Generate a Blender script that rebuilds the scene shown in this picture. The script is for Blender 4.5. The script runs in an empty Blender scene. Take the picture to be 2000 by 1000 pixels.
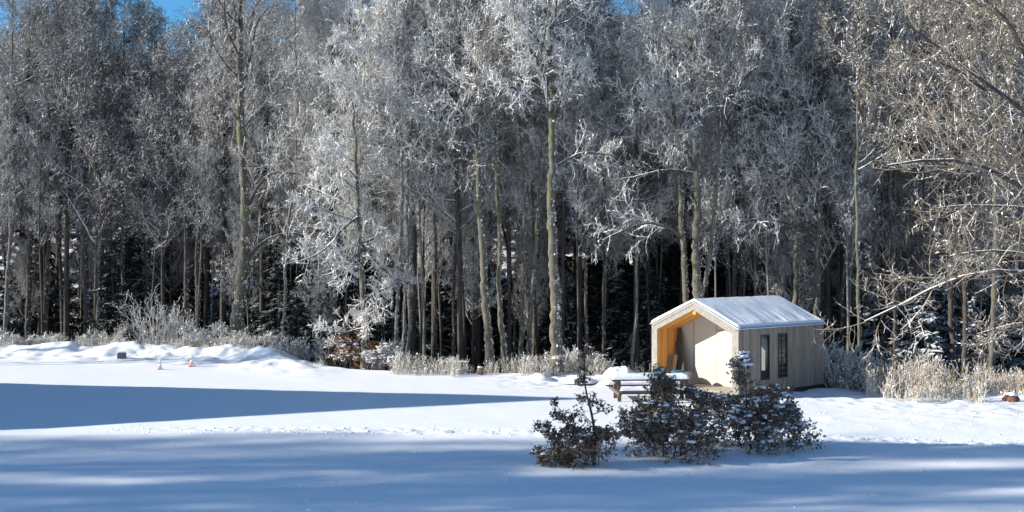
import bpy, math, random
import numpy as np
from mathutils import Vector
R = math.radians
rng = np.random.default_rng(7); random.seed(7)
SC = bpy.context.scene; COL = SC.collection

# ------------------------------------------------------------------ camera, sky, sun
CAM_Z = 4.6
cam = bpy.data.cameras.new('camera'); cam.lens = 36; cam.sensor_width = 36; cam.clip_end = 2000; cam.clip_start = .1
co = bpy.data.objects.new('camera', cam); COL.objects.link(co)
co.location = (0, 0, CAM_Z); co.rotation_euler = (R(90 + .286), 0, 0); SC.camera = co
SUN_AZ = (-.9965, -.084); SUN_EL = 22.6
w = bpy.data.worlds.new('World'); SC.world = w; w.use_nodes = True
nt = w.node_tree; bg = nt.nodes['Background']
sky = nt.nodes.new('ShaderNodeTexSky'); sky.sky_type = 'NISHITA'; sky.sun_disc = False
sky.sun_elevation = R(SUN_EL); sky.sun_rotation = math.atan2(SUN_AZ[0], SUN_AZ[1])
sky.air_density = 1.0; sky.dust_density = 0.15; sky.ozone_density = 3.0; sky.altitude = 700
tint = nt.nodes.new('ShaderNodeMix'); tint.data_type = 'RGBA'; tint.blend_type = 'MULTIPLY'; tint.inputs[0].default_value = 1
nt.links.new(sky.outputs[0], tint.inputs[6]); tint.inputs[7].default_value = (.385, .75, .89, 1)      # deep cold winter blue
nt.links.new(tint.outputs[2], bg.inputs[0]); bg.inputs[1].default_value = .12
sl = bpy.data.lights.new('sun', 'SUN'); sl.energy = 5.0; sl.angle = R(.55); sl.color = (1, .95, .86)
so = bpy.data.objects.new('sun', sl); COL.objects.link(so)
ce = math.cos(R(SUN_EL)); sd = Vector((SUN_AZ[0] * ce, SUN_AZ[1] * ce, math.sin(R(SUN_EL))))
so.rotation_euler = sd.to_track_quat('Z', 'Y').to_euler(); so.location = (-60, -10, 40)
SC.view_settings.view_transform = 'Standard'; SC.view_settings.look = 'None'
SC.view_settings.gamma = 1; SC.view_settings.exposure = 0.75
SC.render.engine = 'CYCLES'; SC.cycles.max_bounces = 6; SC.cycles.diffuse_bounces = 3

# ------------------------------------------------------------------ helpers
def tag(o, label=None, cat=None, group=None, kind=None):
    if label: o['label'] = label
    if cat: o['category'] = cat
    if group: o['group'] = group
    if kind: o['kind'] = kind
    return o

def empty(name, loc=(0, 0, 0), rz=0.0, label=None, cat=None, group=None):
    o = bpy.data.objects.new(name, None); COL.objects.link(o)
    o.location = loc; o.rotation_euler = (0, 0, rz); o.empty_display_size = .3
    return tag(o, label, cat, group)

class MB:
    """collects polygons for one mesh"""
    def __init__(s): s.v = []; s.f = []
    def add(s, vs, fs):
        n = len(s.v); s.v += [tuple(map(float, p)) for p in vs]; s.f += [tuple(i + n for i in q) for q in fs]; return s
    def box(s, a, b):
        (x0, y0, z0), (x1, y1, z1) = a, b
        return s.add([(x0,y0,z0),(x1,y0,z0),(x1,y1,z0),(x0,y1,z0),(x0,y0,z1),(x1,y0,z1),(x1,y1,z1),(x0,y1,z1)],
                     [(0,3,2,1),(4,5,6,7),(0,1,5,4),(1,2,6,5),(2,3,7,6),(3,0,4,7)])
    def bar(s, p, q, wd, th, up=(0, 0, 1)):
        p = Vector(p); q = Vector(q); d = (q - p).normalized(); r = d.cross(Vector(up)).normalized(); u = r.cross(d)
        vs = []
        for c in (p, q):
            for a, b in ((-1,-1),(1,-1),(1,1),(-1,1)): vs.append(c + r * a * wd / 2 + u * b * th / 2)
        return s.add(vs, [(0,1,2,3),(7,6,5,4),(0,4,5,1),(1,5,6,2),(2,6,7,3),(3,7,4,0)])
    def lathe(s, prof, n=20, c=(0, 0, 0), jag=0.0):
        vs = []; fs = []
        for r, z in prof:
            for i in range(n):
                a = i / n * 2 * math.pi; rr = r * (1 + jag * math.sin(3 * a + z * 5) + jag * .6 * math.sin(5 * a + 1))
                vs.append((c[0] + rr * math.cos(a), c[1] + rr * math.sin(a), c[2] + z))
        for k in range(len(prof) - 1):
            for i in range(n):
                j = (i + 1) % n; fs.append((k*n+i, k*n+j, (k+1)*n+j, (k+1)*n+i))
        fs.append(tuple(reversed(range(n)))); fs.append(tuple(range((len(prof)-1)*n, len(prof)*n)))
        return s.add(vs, fs)
    def prism(s, pts, y0, y1):            # polygon in x,z extruded along y
        n = len(pts); vs = [(x, y0, z) for x, z in pts] + [(x, y1, z) for x, z in pts]
        return s.add(vs, [tuple(range(n)), tuple(reversed(range(n, 2*n)))] + [(i, i+n, (i+1) % n + n, (i+1) % n) for i in range(n)])
    def build(s, name, mat, parent=None, smooth=False, bevel=0):
        me = bpy.data.meshes.new(name); me.from_pydata(s.v, [], s.f)
        import bmesh
        bm = bmesh.new(); bm.from_mesh(me); bmesh.ops.recalc_face_normals(bm, faces=bm.faces[:])
        if bevel: bmesh.ops.bevel(bm, geom=bm.edges[:], offset=bevel, segments=2, affect='EDGES', clamp_overlap=True)
        bm.to_mesh(me); bm.free()
        me.materials.append(mat)
        if smooth: me.polygons.foreach_set('use_smooth', [True] * len(me.polygons))
        o = bpy.data.objects.new(name, me); COL.objects.link(o); o.parent = parent
        return o

def np_mesh(name, V, F, mats, mi=None, smooth=False):
    """V [n,3]; F list of (faces [m,k]) arrays; mi: list of material index arrays or ints"""
    me = bpy.data.meshes.new(name)
    V = np.asarray(V, np.float32).reshape(-1, 3)
    loops = np.concatenate([f.reshape(-1) for f in F]).astype(np.int32)
    tot = np.concatenate([np.full(len(f), f.shape[1], np.int32) for f in F])
    st = np.concatenate([[0], np.cumsum(tot)[:-1]]).astype(np.int32)
    me.vertices.add(len(V)); me.vertices.foreach_set('co', V.ravel())
    me.loops.add(len(loops)); me.loops.foreach_set('vertex_index', loops)
    me.polygons.add(len(tot)); me.polygons.foreach_set('loop_start', st); me.polygons.foreach_set('loop_total', tot)
    for m in mats: me.materials.append(m)
    if mi is not None:
        a = np.concatenate([np.full(len(f), k, np.int32) if np.isscalar(k) else np.asarray(k, np.int32) for f, k in zip(F, mi)])
        me.polygons.foreach_set('material_index', a)
    me.polygons.foreach_set('use_smooth', np.full(len(tot), smooth, bool))
    me.update(calc_edges=True)
    return me

def link(name, me, parent=None, loc=None):
    o = bpy.data.objects.new(name, me); COL.objects.link(o); o.parent = parent
    if loc is not None: o.location = loc
    return o

# numpy value noise
_perm = rng.random((256, 256))
def vnoise(x, y):
    xi = np.floor(x).astype(int); yi = np.floor(y).astype(int); fx = x - xi; fy = y - yi
    fx = fx*fx*(3-2*fx); fy = fy*fy*(3-2*fy)
    g = lambda a, b: _perm[a & 255, b & 255]
    return (g(xi,yi)*(1-fx)+g(xi+1,yi)*fx)*(1-fy) + (g(xi,yi+1)*(1-fx)+g(xi+1,yi+1)*fx)*fy - .5
def fbm(x, y, o=4):
    s = 0; a = 1
    for i in range(o): s = s + a * vnoise(x*2**i + i*17.3, y*2**i + i*9.1); a *= .5
    return s
def sstep(a, b, x):
    t = np.clip((x - a) / (b - a), 0, 1); return t*t*(3-2*t)

# ------------------------------------------------------------------ materials
def mat(name, base=(.5,.5,.5), rough=.8):
    m = bpy.data.materials.new(name); m.use_nodes = True
    b = m.node_tree.nodes['Principled BSDF']; b.inputs['Base Color'].default_value = (*base, 1); b.inputs['Roughness'].default_value = rough
    b.inputs['Specular IOR Level'].default_value = .3
    return m, m.node_tree, b
def N(nt, t, **k):
    n = nt.nodes.new(t)
    for a, b in k.items(): setattr(n, a, b)
    return n
def noise(nt, scale, detail=4, vec=None, rough=.6):
    n = N(nt, 'ShaderNodeTexNoise'); n.inputs['Scale'].default_value = scale; n.inputs['Detail'].default_value = detail; n.inputs['Roughness'].default_value = rough
    if vec is not None: nt.links.new(vec, n.inputs['Vector'])
    return n.outputs[0]
def ramp(nt, fac, stops):
    r = N(nt, 'ShaderNodeValToRGB'); e = r.color_ramp.elements
    while len(e) < len(stops): e.new(.5)
    for i, (p, c) in enumerate(stops): e[i].position = p; e[i].color = (*c, 1) if len(c) == 3 else c
    nt.links.new(fac, r.inputs[0]); return r.outputs[0]
def math_(nt, op, a, b=None, clamp=False):
    m = N(nt, 'ShaderNodeMath', operation=op, use_clamp=clamp)
    for i, x in enumerate((a, b)):
        if x is None: continue
        if isinstance(x, (int, float)): m.inputs[i].default_value = x
        else: nt.links.new(x, m.inputs[i])
    return m.outputs[0]
def mix(nt, f, a, b):
    m = N(nt, 'ShaderNodeMix', data_type='RGBA')
    nt.links.new(f, m.inputs[0])
    for i, x in ((6, a), (7, b)):
        if isinstance(x, tuple): m.inputs[i].default_value = (*x, 1)
        else: nt.links.new(x, m.inputs[i])
    return m.outputs[2]
def bump(nt, b, h, strength=.4, dist=.05):
    n = N(nt, 'ShaderNodeBump'); n.inputs['Strength'].default_value = strength; n.inputs['Distance'].default_value = dist
    nt.links.new(h, n.inputs['Height']); nt.links.new(n.outputs[0], b.inputs['Normal'])
def coords(nt, kind='Object', scale=None):
    t = N(nt, 'ShaderNodeTexCoord').outputs[kind]
    if scale:
        mp = N(nt, 'ShaderNodeMapping'); mp.inputs['Scale'].default_value = scale; nt.links.new(t, mp.inputs['Vector']); t = mp.outputs[0]
    return t
SNOW = (.86, .88, .92); FROST = (.87, .85, .805)
def snow_fac(nt, lo, hi, nscale=3.0, namp=.5, dirv=(.3, -.12, .95), kind='Object'):
    """how much settled snow a face carries, from which way the face looks"""
    g = N(nt, 'ShaderNodeNewGeometry').outputs['True Normal']
    d = N(nt, 'ShaderNodeVectorMath', operation='DOT_PRODUCT'); nt.links.new(g, d.inputs[0]); d.inputs[1].default_value = dirv
    n = noise(nt, nscale, 3, coords(nt, kind))
    v = math_(nt, 'ADD', d.outputs['Value'], math_(nt, 'MULTIPLY', math_(nt, 'SUBTRACT', n, .5), namp))
    mr = N(nt, 'ShaderNodeMapRange'); nt.links.new(v, mr.inputs[0]); mr.inputs[1].default_value = lo; mr.inputs[2].default_value = hi
    return mr.outputs[0]
def snow_mat(name, bstr=.35, scale=14, col=SNOW):
    m, nt, b = mat(name, col, .55)
    c = coords(nt)
    h = math_(nt, 'ADD', noise(nt, scale, 5, c), math_(nt, 'MULTIPLY', noise(nt, scale*7, 2, c), .35))
    bump(nt, b, h, bstr, .03); b.inputs['Specular IOR Level'].default_value = .4
    return m
def bark_mat(name, c1, c2, lo=.35, hi=.6, namp=.9, nscale=2.5, moss=None, frost=None):
    m, nt, b = mat(name, c1, .9)
    c = coords(nt)
    base = mix(nt, ramp(nt, noise(nt, 7, 6, coords(nt, 'Object', (1, 1, .3)), .75), [(.35, (0,0,0)), (.65, (1,1,1))]), c1, c2)
    if moss: base = mix(nt, ramp(nt, noise(nt, 1.6, 5, coords(nt, 'Object', (1, 1, .5))), [(.53, (0,0,0)), (.62, (1,1,1))]), base, moss)
    f = snow_fac(nt, lo, hi, nscale, namp)
    col = mix(nt, f, base, FROST)
    nt.links.new(col, b.inputs['Base Color'])
    return m
M = {}
M['snow'] = snow_mat('snow_ground', .22, 5)
M['snowcap'] = snow_mat('snow_cap', .3, 9)
M['bark'] = bark_mat('bark_dark', (.035,.03,.026), (.11,.097,.083), .5, .85, 1.5, 6)
M['limb'] = bark_mat('limb_bark', (.045,.038,.032), (.11,.097,.083), .30, .62, 1.0, 3)
M['moss'] = bark_mat('bark_lichen', (.05,.045,.036), (.18,.168,.135), .50, .8, 1.9, 9, moss=(.14,.135,.065))
M['pale'] = bark_mat('bark_pale', (.08,.075,.07), (.25,.24,.225), .5, .85, 1.7, 8)
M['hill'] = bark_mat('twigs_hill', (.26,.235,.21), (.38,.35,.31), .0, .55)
M['tuft'] = mat('snow_tufts', FROST, .6)[0]
M['twig_grey'] = bark_mat('twigs_grey', (.175,.16,.145), (.30,.28,.255), -.25, .3, .9, 1.0)
M['twig_frost'] = bark_mat('twigs_frosted', (.30,.28,.26), (.48,.46,.43), -.45, .1, .9, 1.0)
M['twig_dark'] = bark_mat('twigs_dark', (.10,.09,.08), (.19,.17,.15), .15, .6, .9, 1.0)
M['twig_brown'] = bark_mat('twigs_brown', (.16,.125,.09), (.29,.235,.18), .25, .7, .9, 1.0)

# ------------------------------------------------------------------ terrain
TX = np.array([-60, -28, -20, -13, -10, -7, -2, 3, 8, 11, 14, 20, 60.])
TY = np.array([55, 53, 52, 50.5, 47.5, 44, 42, 42.5, 42.5, 38, 36.5, 36.5, 36])
def edge_y(x): return np.interp(x, TX, TY)
def track_y(x): return np.interp(x, [-30, -9.8, 1.4, 6.8, 13, 30], [28.5, 28.0, 27.7, 27.06, 26.1, 24])
def terrain(x, y, fine=True):
    x = np.asarray(x, float); y = np.asarray(y, float)
    z = np.clip(17 - y, 0, None)**2 * .0100
    z = z + .10 * fbm(x*.09 + 5, y*.12, 3)
    e = edge_y(x)
    bank = sstep(-6, -12, x) * sstep(e - 7, e - 2, y) * .14
    z = z + bank + bank * .5 * fbm(x*.5, y*.7, 3)
    z = z + .34 * np.exp(-((y - (e - 2.0)) / 1.1)**2) * sstep(-7, -11, x) * (1 + 1.2*fbm(x*.35, y*.4 + 2, 3))
    z = z - 1.6 * sstep(e - .5, e + 5, y) + .3 * sstep(e, e + 4, y) * fbm(x*.3, y*.3, 3)
    hill = np.clip(y - 74, 0, 170)
    z = z + hill * (.365 + .0007 * np.clip(x, -60, 120)) * sstep(0, 25, hill) * (1 - .09*np.exp(-((x + .333*y) / 6)**2)) + 1.2 * sstep(70, 110, y) * fbm(x*.03, y*.03, 3)
    if fine:
        d = np.abs(y - track_y(x) - .25 * fbm(x*.2, x*0 + 3, 2))
        tr = np.exp(-(d / .42)**2) * sstep(-11, -7, x)
        z = z + tr * (.17 * np.abs(fbm(x*2.2, y*3.4, 3)) - .05) * .85
        # trodden snow round the hut and along the wood's edge
        m2 = sstep(e - 7.5, e - 3.5, y) * sstep(-2, 2, x) * sstep(e + .5, e - 1, y)
        m3 = np.exp(-((y - (30.6 - .1*(x - 8))) / 2.2)**2) * sstep(6.5, 9, x)
        m4 = np.exp(-((y - 39.5) / 1.3)**2) * sstep(-1, 2, x) * sstep(9, 5, x)
        z = z + (m2 * .10 + m3 * .03 + m4 * .12) * fbm(x*1.7 + 3, y*2.0, 3) + .012 * fbm(x*1.1, y*1.6, 2) * sstep(16, 20, y)
        m5 = bank / .14
        z = z + m5 * .30 * fbm(x*1.1, y*1.6, 4)
    return z
def tz(x, y): return float(terrain(x, y))
def axis(*seg):
    out = []
    for a, b, st in seg: out.append(np.arange(a, b, st))
    return np.unique(np.concatenate(out + [[seg[-1][1]]]))
xs = axis((-220, -60, 8), (-60, -31, .8), (-31, -18, .14), (-18, 22, .075), (22, 32, .16), (32, 60, .8), (60, 220, 8))
ys = axis((-40, 0, 4), (0, 16, .8), (16, 33, .06), (33, 55, .11), (55, 75, .5), (75, 260, 3))
GX, GY = np.meshgrid(xs, ys)
GZ = terrain(GX, GY)
nx, ny = len(xs), len(ys)
idx = np.arange(nx*ny).reshape(ny, nx)
F = np.stack([idx[:-1,:-1], idx[:-1,1:], idx[1:,1:], idx[1:,:-1]], -1).reshape(-1, 4)
fx = GX[:-1,:-1].ravel(); fy = GY[:-1,:-1].ravel()
under = (fy > edge_y(fx) + .6 + 1.2*fbm(fx*.8, fy*.8, 3)).astype(np.int32)
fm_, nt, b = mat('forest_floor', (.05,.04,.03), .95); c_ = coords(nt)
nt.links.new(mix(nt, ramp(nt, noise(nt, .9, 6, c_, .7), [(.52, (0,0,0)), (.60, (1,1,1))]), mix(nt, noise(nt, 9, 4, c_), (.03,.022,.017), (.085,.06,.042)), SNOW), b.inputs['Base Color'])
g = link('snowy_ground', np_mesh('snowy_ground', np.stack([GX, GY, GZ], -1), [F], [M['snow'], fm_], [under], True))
tag(g, kind='structure')

def at(px, py, Y):
    """a point of the place from its bearing and its distance"""
    return ((px - 1000) / 2000 * Y, Y, CAM_Z - (py - 510) / 2000 * Y)
def xz(px, Y): return ((px - 1000) / 2000 * Y, Y)

# ------------------------------------------------------------------ branching growth (vectorised)
def nrm(v): return v / (np.linalg.norm(v, axis=-1, keepdims=True) + 1e-9)
def tubes(P, Rr, S):
    """P [N,K,3], Rr [N,K] -> verts, quads"""
    n, K, _ = P.shape
    T = nrm(np.gradient(P, axis=1))
    ref = np.where(np.abs(T[..., 2:3]) > .9, np.array([1., 0, 0]), np.array([0, 0, 1.]))
    ref = ref[:, :1].repeat(K, 1)
    A = nrm(np.cross(T, ref)); B = np.cross(T, A)
    an = np.arange(S) / S * 2 * np.pi + np.pi / 2
    V = P[:, :, None] + Rr[:, :, None, None] * (A[:, :, None] * np.cos(an)[None, None, :, None] + B[:, :, None] * np.sin(an)[None, None, :, None])
    i = np.arange(n)[:, None, None] * K * S + np.arange(K - 1)[None, :, None] * S
    a = np.arange(S)[None, None]; b = (a + 1) % S
    Fq = np.stack([i + a, i + b, i + S + b, i + S + a], -1).reshape(-1, 4)
    return V.reshape(-1, 3), Fq
def sample(P, t):
    """P [N,K,3] at t [N,M]"""
    K = P.shape[1]; s = np.clip(t * (K - 1), 0, K - 1.001); i = s.astype(int); f = (s - i)[..., None]
    r = np.arange(len(P))[:, None]
    return P[r, i] * (1 - f) + P[r, i + 1] * f, nrm(P[r, i + 1] - P[r, i])
def sampler(Rr, t):
    K = Rr.shape[1]; s = np.clip(t * (K - 1), 0, K - 1.001); i = s.astype(int); f = s - i; r = np.arange(len(Rr))[:, None]
    return Rr[r, i] * (1 - f) + Rr[r, i + 1] * f
def grow(P, Rr, m, t0, t1, length, ang, K, up=.0, wig=.15, rs=.6, rmin=.004, rend=.3, flat=0., rg=None):
    """children on every polyline; length: array fn (L_parent, t) -> len"""
    rg = rg or rng
    n = len(P); L = np.linalg.norm(np.diff(P, axis=1), axis=-1).sum(1)
    t = np.clip(t0 + (t1 - t0) * (np.arange(m)[None] + rg.random((n, m))) / m, 0, 1)
    p, d = sample(P, t); r0 = sampler(Rr, t)
    rv = rg.normal(size=(n, m, 3)); rv[..., 2] *= (1 - flat)
    side = nrm(rv - (rv * d).sum(-1, keepdims=True) * d)
    a = np.radians(ang[0] + (ang[1] - ang[0]) * rg.random((n, m, 1)))
    dr = nrm(d * np.cos(a) + side * np.sin(a))
    ln = (length(L[:, None], t) * (.7 + .6 * rg.random((n, m)))).reshape(-1)
    p = p.reshape(-1, 3); dr = dr.reshape(-1, 3); r0 = r0.reshape(-1)
    Q = np.empty((len(p), K, 3)); Q[:, 0] = p
    for k in range(1, K):
        dr = nrm(dr + rg.normal(size=dr.shape) * wig + np.array([0, 0, up]))
        Q[:, k] = Q[:, k-1] + dr * (ln / (K - 1))[:, None]
    ra = np.maximum(r0 * rs, rmin)
    rr = ra[:, None] * np.linspace(1, rend, K)[None]
    return Q, np.maximum(rr, rmin * .7)
def join(parts):
    V = []; F = []; o = 0
    for v, f in parts: V.append(v); F.append(f + o); o += len(v)
    return np.concatenate(V), np.concatenate(F)
def smooth_path(pts, K):
    pts = np.asarray(pts, float); s = np.concatenate([[0], np.cumsum(np.linalg.norm(np.diff(pts, axis=0), axis=1))]); s /= s[-1]
    t = np.linspace(0, 1, K)
    q = np.stack([np.interp(t, s, pts[:, i]) for i in range(3)], 1)
    for _ in range(2): q[1:-1] = (q[:-2] + 2*q[1:-1] + q[2:]) / 4
    return q

def crown(P0, R0, t0, spread=4.5, n1=40, n2=10, n3=8, n4=5, tw=.0085, ang1=(35, 70), up1=.15, droop=-.03, extra=None, top=.25, seed=0, l4=.23):
    """limbs, branches, twigs of a bare tree; P0 [N,K,3] trunks (and forks)"""
    rg = np.random.default_rng(seed)
    out = []
    sh = lambda L, t: spread * (top + (1 - top) * np.clip((1 - t) / (1 - t0), 0, 1)**.8) * (.65 + .35 * np.clip((t - t0) / .15, 0, 1))
    P1, R1 = grow(P0, R0, n1, t0, .985, sh, ang1, 8, up1, .13, .5, .018, .3, rg=rg)
    R1 = np.minimum(R1, .065)
    out.append(tubes(P1, R1, 4))
    if extra is not None:
        out.append(tubes(extra[0], extra[1], 6))
        P1 = np.concatenate([P1, extra[0]]); R1 = np.concatenate([R1, extra[1]])
    P2, R2 = grow(P1, R1, n2, .15, .98, lambda L, t: L*.42*(1.1 - .6*t) + .15, (30, 65), 6, .04 - droop, .11, .6, .009, .35, rg=rg)
    R2 = np.minimum(R2, .017); out.append(tubes(P2, R2, 3))
    P3, R3 = grow(P2, R2, n3, .12, 1., lambda L, t: L*.42*(1.1 - .5*t) + .10, (38, 78), 4, .01 - droop, .16, .7, tw, .6, rg=rg); R3 = np.minimum(R3, .0105)
    out.append(tubes(P3, R3, 3))
    if n4:
        P4, R4 = grow(P3, R3, n4, .1, 1., lambda L, t: l4 + 0*t, (35, 88), 2, .0 - droop, .14, .8, tw*.85, .7, rg=rg)
        out.append(tubes(P4, R4, 3))
    nl = sum(len(q[1]) for q in out[:1 if extra is None else 2]); v, f = join(out)
    return v, f, P3, nl

def tufts(P, n, rg, size=(.016, .034)):
    """little clots of snow lying on the twigs P [N,K,3]"""
    i = rg.integers(0, len(P), n); t = rg.random((n, 1)); p, d = sample(P[i], t); p = p[:, 0]; d = d[:, 0]
    s = (size[0] + (size[1] - size[0]) * rg.random(n)**2)[:, None]
    sd_ = nrm(np.cross(d, np.array([0, 0, 1.]))); up = np.cross(sd_, d); p = p + np.array([0, 0, .008])
    V = np.stack([p + d*s*2.4, p + sd_*s, p - d*s*2.4, p - sd_*s, p + up*s*.9], 1) + rg.normal(size=(n, 5, 3)) * s[:, None] * .22
    T = np.array([[0,1,4],[1,2,4],[2,3,4],[3,0,4]])
    return V.reshape(-1, 3), (np.arange(n)[:, None, None] * 5 + T[None]).reshape(-1, 3)
def crown_mesh(P0, R0, *a, mat_='twig_grey', nt_=5000, ts=(.016, .034), **k):
    v, f, Pt, nl = crown(P0, R0, *a, **k)
    v2, f2 = tufts(Pt, nt_, np.random.default_rng(k.get('seed', 0) + 9), ts)
    return np_mesh('crown', np.concatenate([v, v2]), [f[:nl], f[nl:], f2 + len(v)], [M[mat_], M['tuft'], M['limb']], [2, 0, 1])

def trunk_path(h, lean=.03, K=16, seed=0):
    rg = np.random.default_rng(seed)
    z = np.linspace(0, 1, K); a = rg.random(4) * 6.28
    x = lean*h*z*rg.normal() + .16*np.sin(z*5 + a[0])*z + .10*np.sin(z*11 + a[1])*z
    y = lean*h*z*rg.normal() + .16*np.sin(z*5 + a[2])*z + .10*np.sin(z*11 + a[3])*z
    return np.stack([x, y, z*h], 1)[None]
def trunk_r(r, K=16, end=.1): 
    t = np.linspace(0, 1, K); return (r * ((1 - t)**.8 * (1 - end) + end) * (1 + .35*np.exp(-t*22)))[None]

# --- bare tree prototypes (shared mesh data)
proto = []
for i in range(8):
    h = [19, 21, 17, 20, 18, 22, 23, 23][i]
    P0 = trunk_path(h, .02, seed=i); R0 = trunk_r([.17,.2,.14,.18,.13,.19,.22,.2][i])
    v, f = tubes(P0, R0, 8)
    tm = np_mesh('trunk', v, [f], [M['bark']], None, True)
    cm = crown_mesh(P0, R0, [.37,.34,.38,.33,.55,.36,.6,.62][i], spread=[5.6,6.2,4.8,6.0,4.4,6.0,4.,3.6][i], n1=[36,38,34,40,32,38,34,22][i], n2=9, n3=8 if i < 7 else 5, n4=4 if i < 7 else 2, seed=50+i, ang1=(28, 66) if i % 2 else (45, 82), nt_=13000 if i < 7 else 400)
    proto.append((tm, cm))
_var = {}
def variant(me, m):
    """the same mesh in another bark, shared by all the trees that wear it"""
    if m == me.materials[0]: return me
    k = (me.name, m.name)
    if k not in _var: c = me.copy(); c.materials[0] = m; _var[k] = c
    return _var[k]
def bare_tree(x, y, k, s, rz, trunk_m, crown_m, label, group, name='bare_tree'):
    r = empty(name, (x, y, tz(x, y) - .15), rz, label, 'tree', group); r.scale = (s*.95, s*.95, s)
    for nm, me, m in (('trunk', proto[k][0], trunk_m), ('crown', proto[k][1], crown_m)):
        link(nm, variant(me, m), r)
    return r

# --- spruce prototypes
def needle_mat(name, c, lo, hi):
    m, nt, b = mat(name, c, .8)
    f = snow_fac(nt, lo, hi, 1.2, .9, (0, 0, 1.))
    base = mix(nt, noise(nt, 5, 2, coords(nt)), tuple(q*.6 for q in c), tuple(q*1.3 for q in c))
    nt.links.new(mix(nt, f, base, SNOW), b.inputs['Base Color']); return m
M['needle'] = needle_mat('spruce_needles', (.02,.03,.022), .8, 1.15)
M['needle_snowy'] = needle_mat('spruce_needles_snowy', (.025,.035,.026), .5, .95)
M['needle_bare'] = needle_mat('spruce_needles_bare', (.03,.042,.026), 1.0, 1.35)
def spruce(h, rad, seed, nb=70, nt_=26):
    rg = np.random.default_rng(seed)
    P0 = trunk_path(h, .004, 10, seed); R0 = trunk_r(h*.011, 10)
    v, f = tubes(P0, R0, 6); tm = np_mesh('trunk', v, [f], [M['bark']], None, True)
    ln = lambda L, t: rad * (1 - t)**.85 + .15
    P1, R1 = grow(P0, R0, nb, .06, .99, ln, (75, 100), 6, -.03, .06, .3, .012, .3, rg=rg)
    P1[:, :, 2] -= (np.linspace(0, 1, 6)**2)[None] * .18 * np.linalg.norm(P1[:, -1] - P1[:, 0], axis=-1)[:, None]
    parts = [tubes(P1, R1, 3)]
    P2, R2 = grow(P1, R1, nt_, .1, 1., lambda L, t: (.32*L*(1.05 - .8*t) + .12), (40, 70), 4, -.16, .06, 1, .01, 1, flat=.75, rg=rg)
    # flat sprays of needles, wide strips hanging a little
    d = nrm(P2[:, -1] - P2[:, 0]); sd_ = nrm(np.cross(d, np.array([0, 0, 1.])))
    wd = (.035 + .035 * rg.random(len(P2)))[:, None, None] * np.array([.9, 1.2, 1, .25])[None, :, None]
    tilt = rg.normal(size=(len(P2), 1, 3)) * .3
    sd3 = nrm(sd_[:, None] + tilt)
    A = P2 - sd3 * wd; B = P2 + sd3 * wd
    A[..., 2] -= .02; B[..., 2] -= .02
    V = np.concatenate([np.stack([A, P2, B], 2)], 0).reshape(-1, 3)       # n,4,3
    n = len(P2); base = np.arange(n)[:, None, None] * 12 + np.arange(3)[None, :, None] * 3 + np.arange(2)[None, None]
    Fq = np.stack([base, base + 1, base + 4, base + 3], -1).reshape(-1, 4)
    parts.append((V, Fq))
    v, f = join(parts)
    return tm, np_mesh('foliage', v, [f], [M['needle']])
sp = [spruce(7.5, 2.1, 1), spruce(9.5, 2.5, 2, 84), spruce(5.0, 1.7, 3, 54), spruce(16, 3.0, 4, 130, 24)]
def spruce_at(x, y, k, s, rz, label, group, m=None):
    r = empty('spruce_tree', (x, y, tz(x, y) - .1), rz, label, 'tree', group); r.scale = (s, s, s)
    link('trunk', sp[k][0], r); link('foliage', variant(sp[k][1], m or M['needle']), r)
    return r

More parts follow.
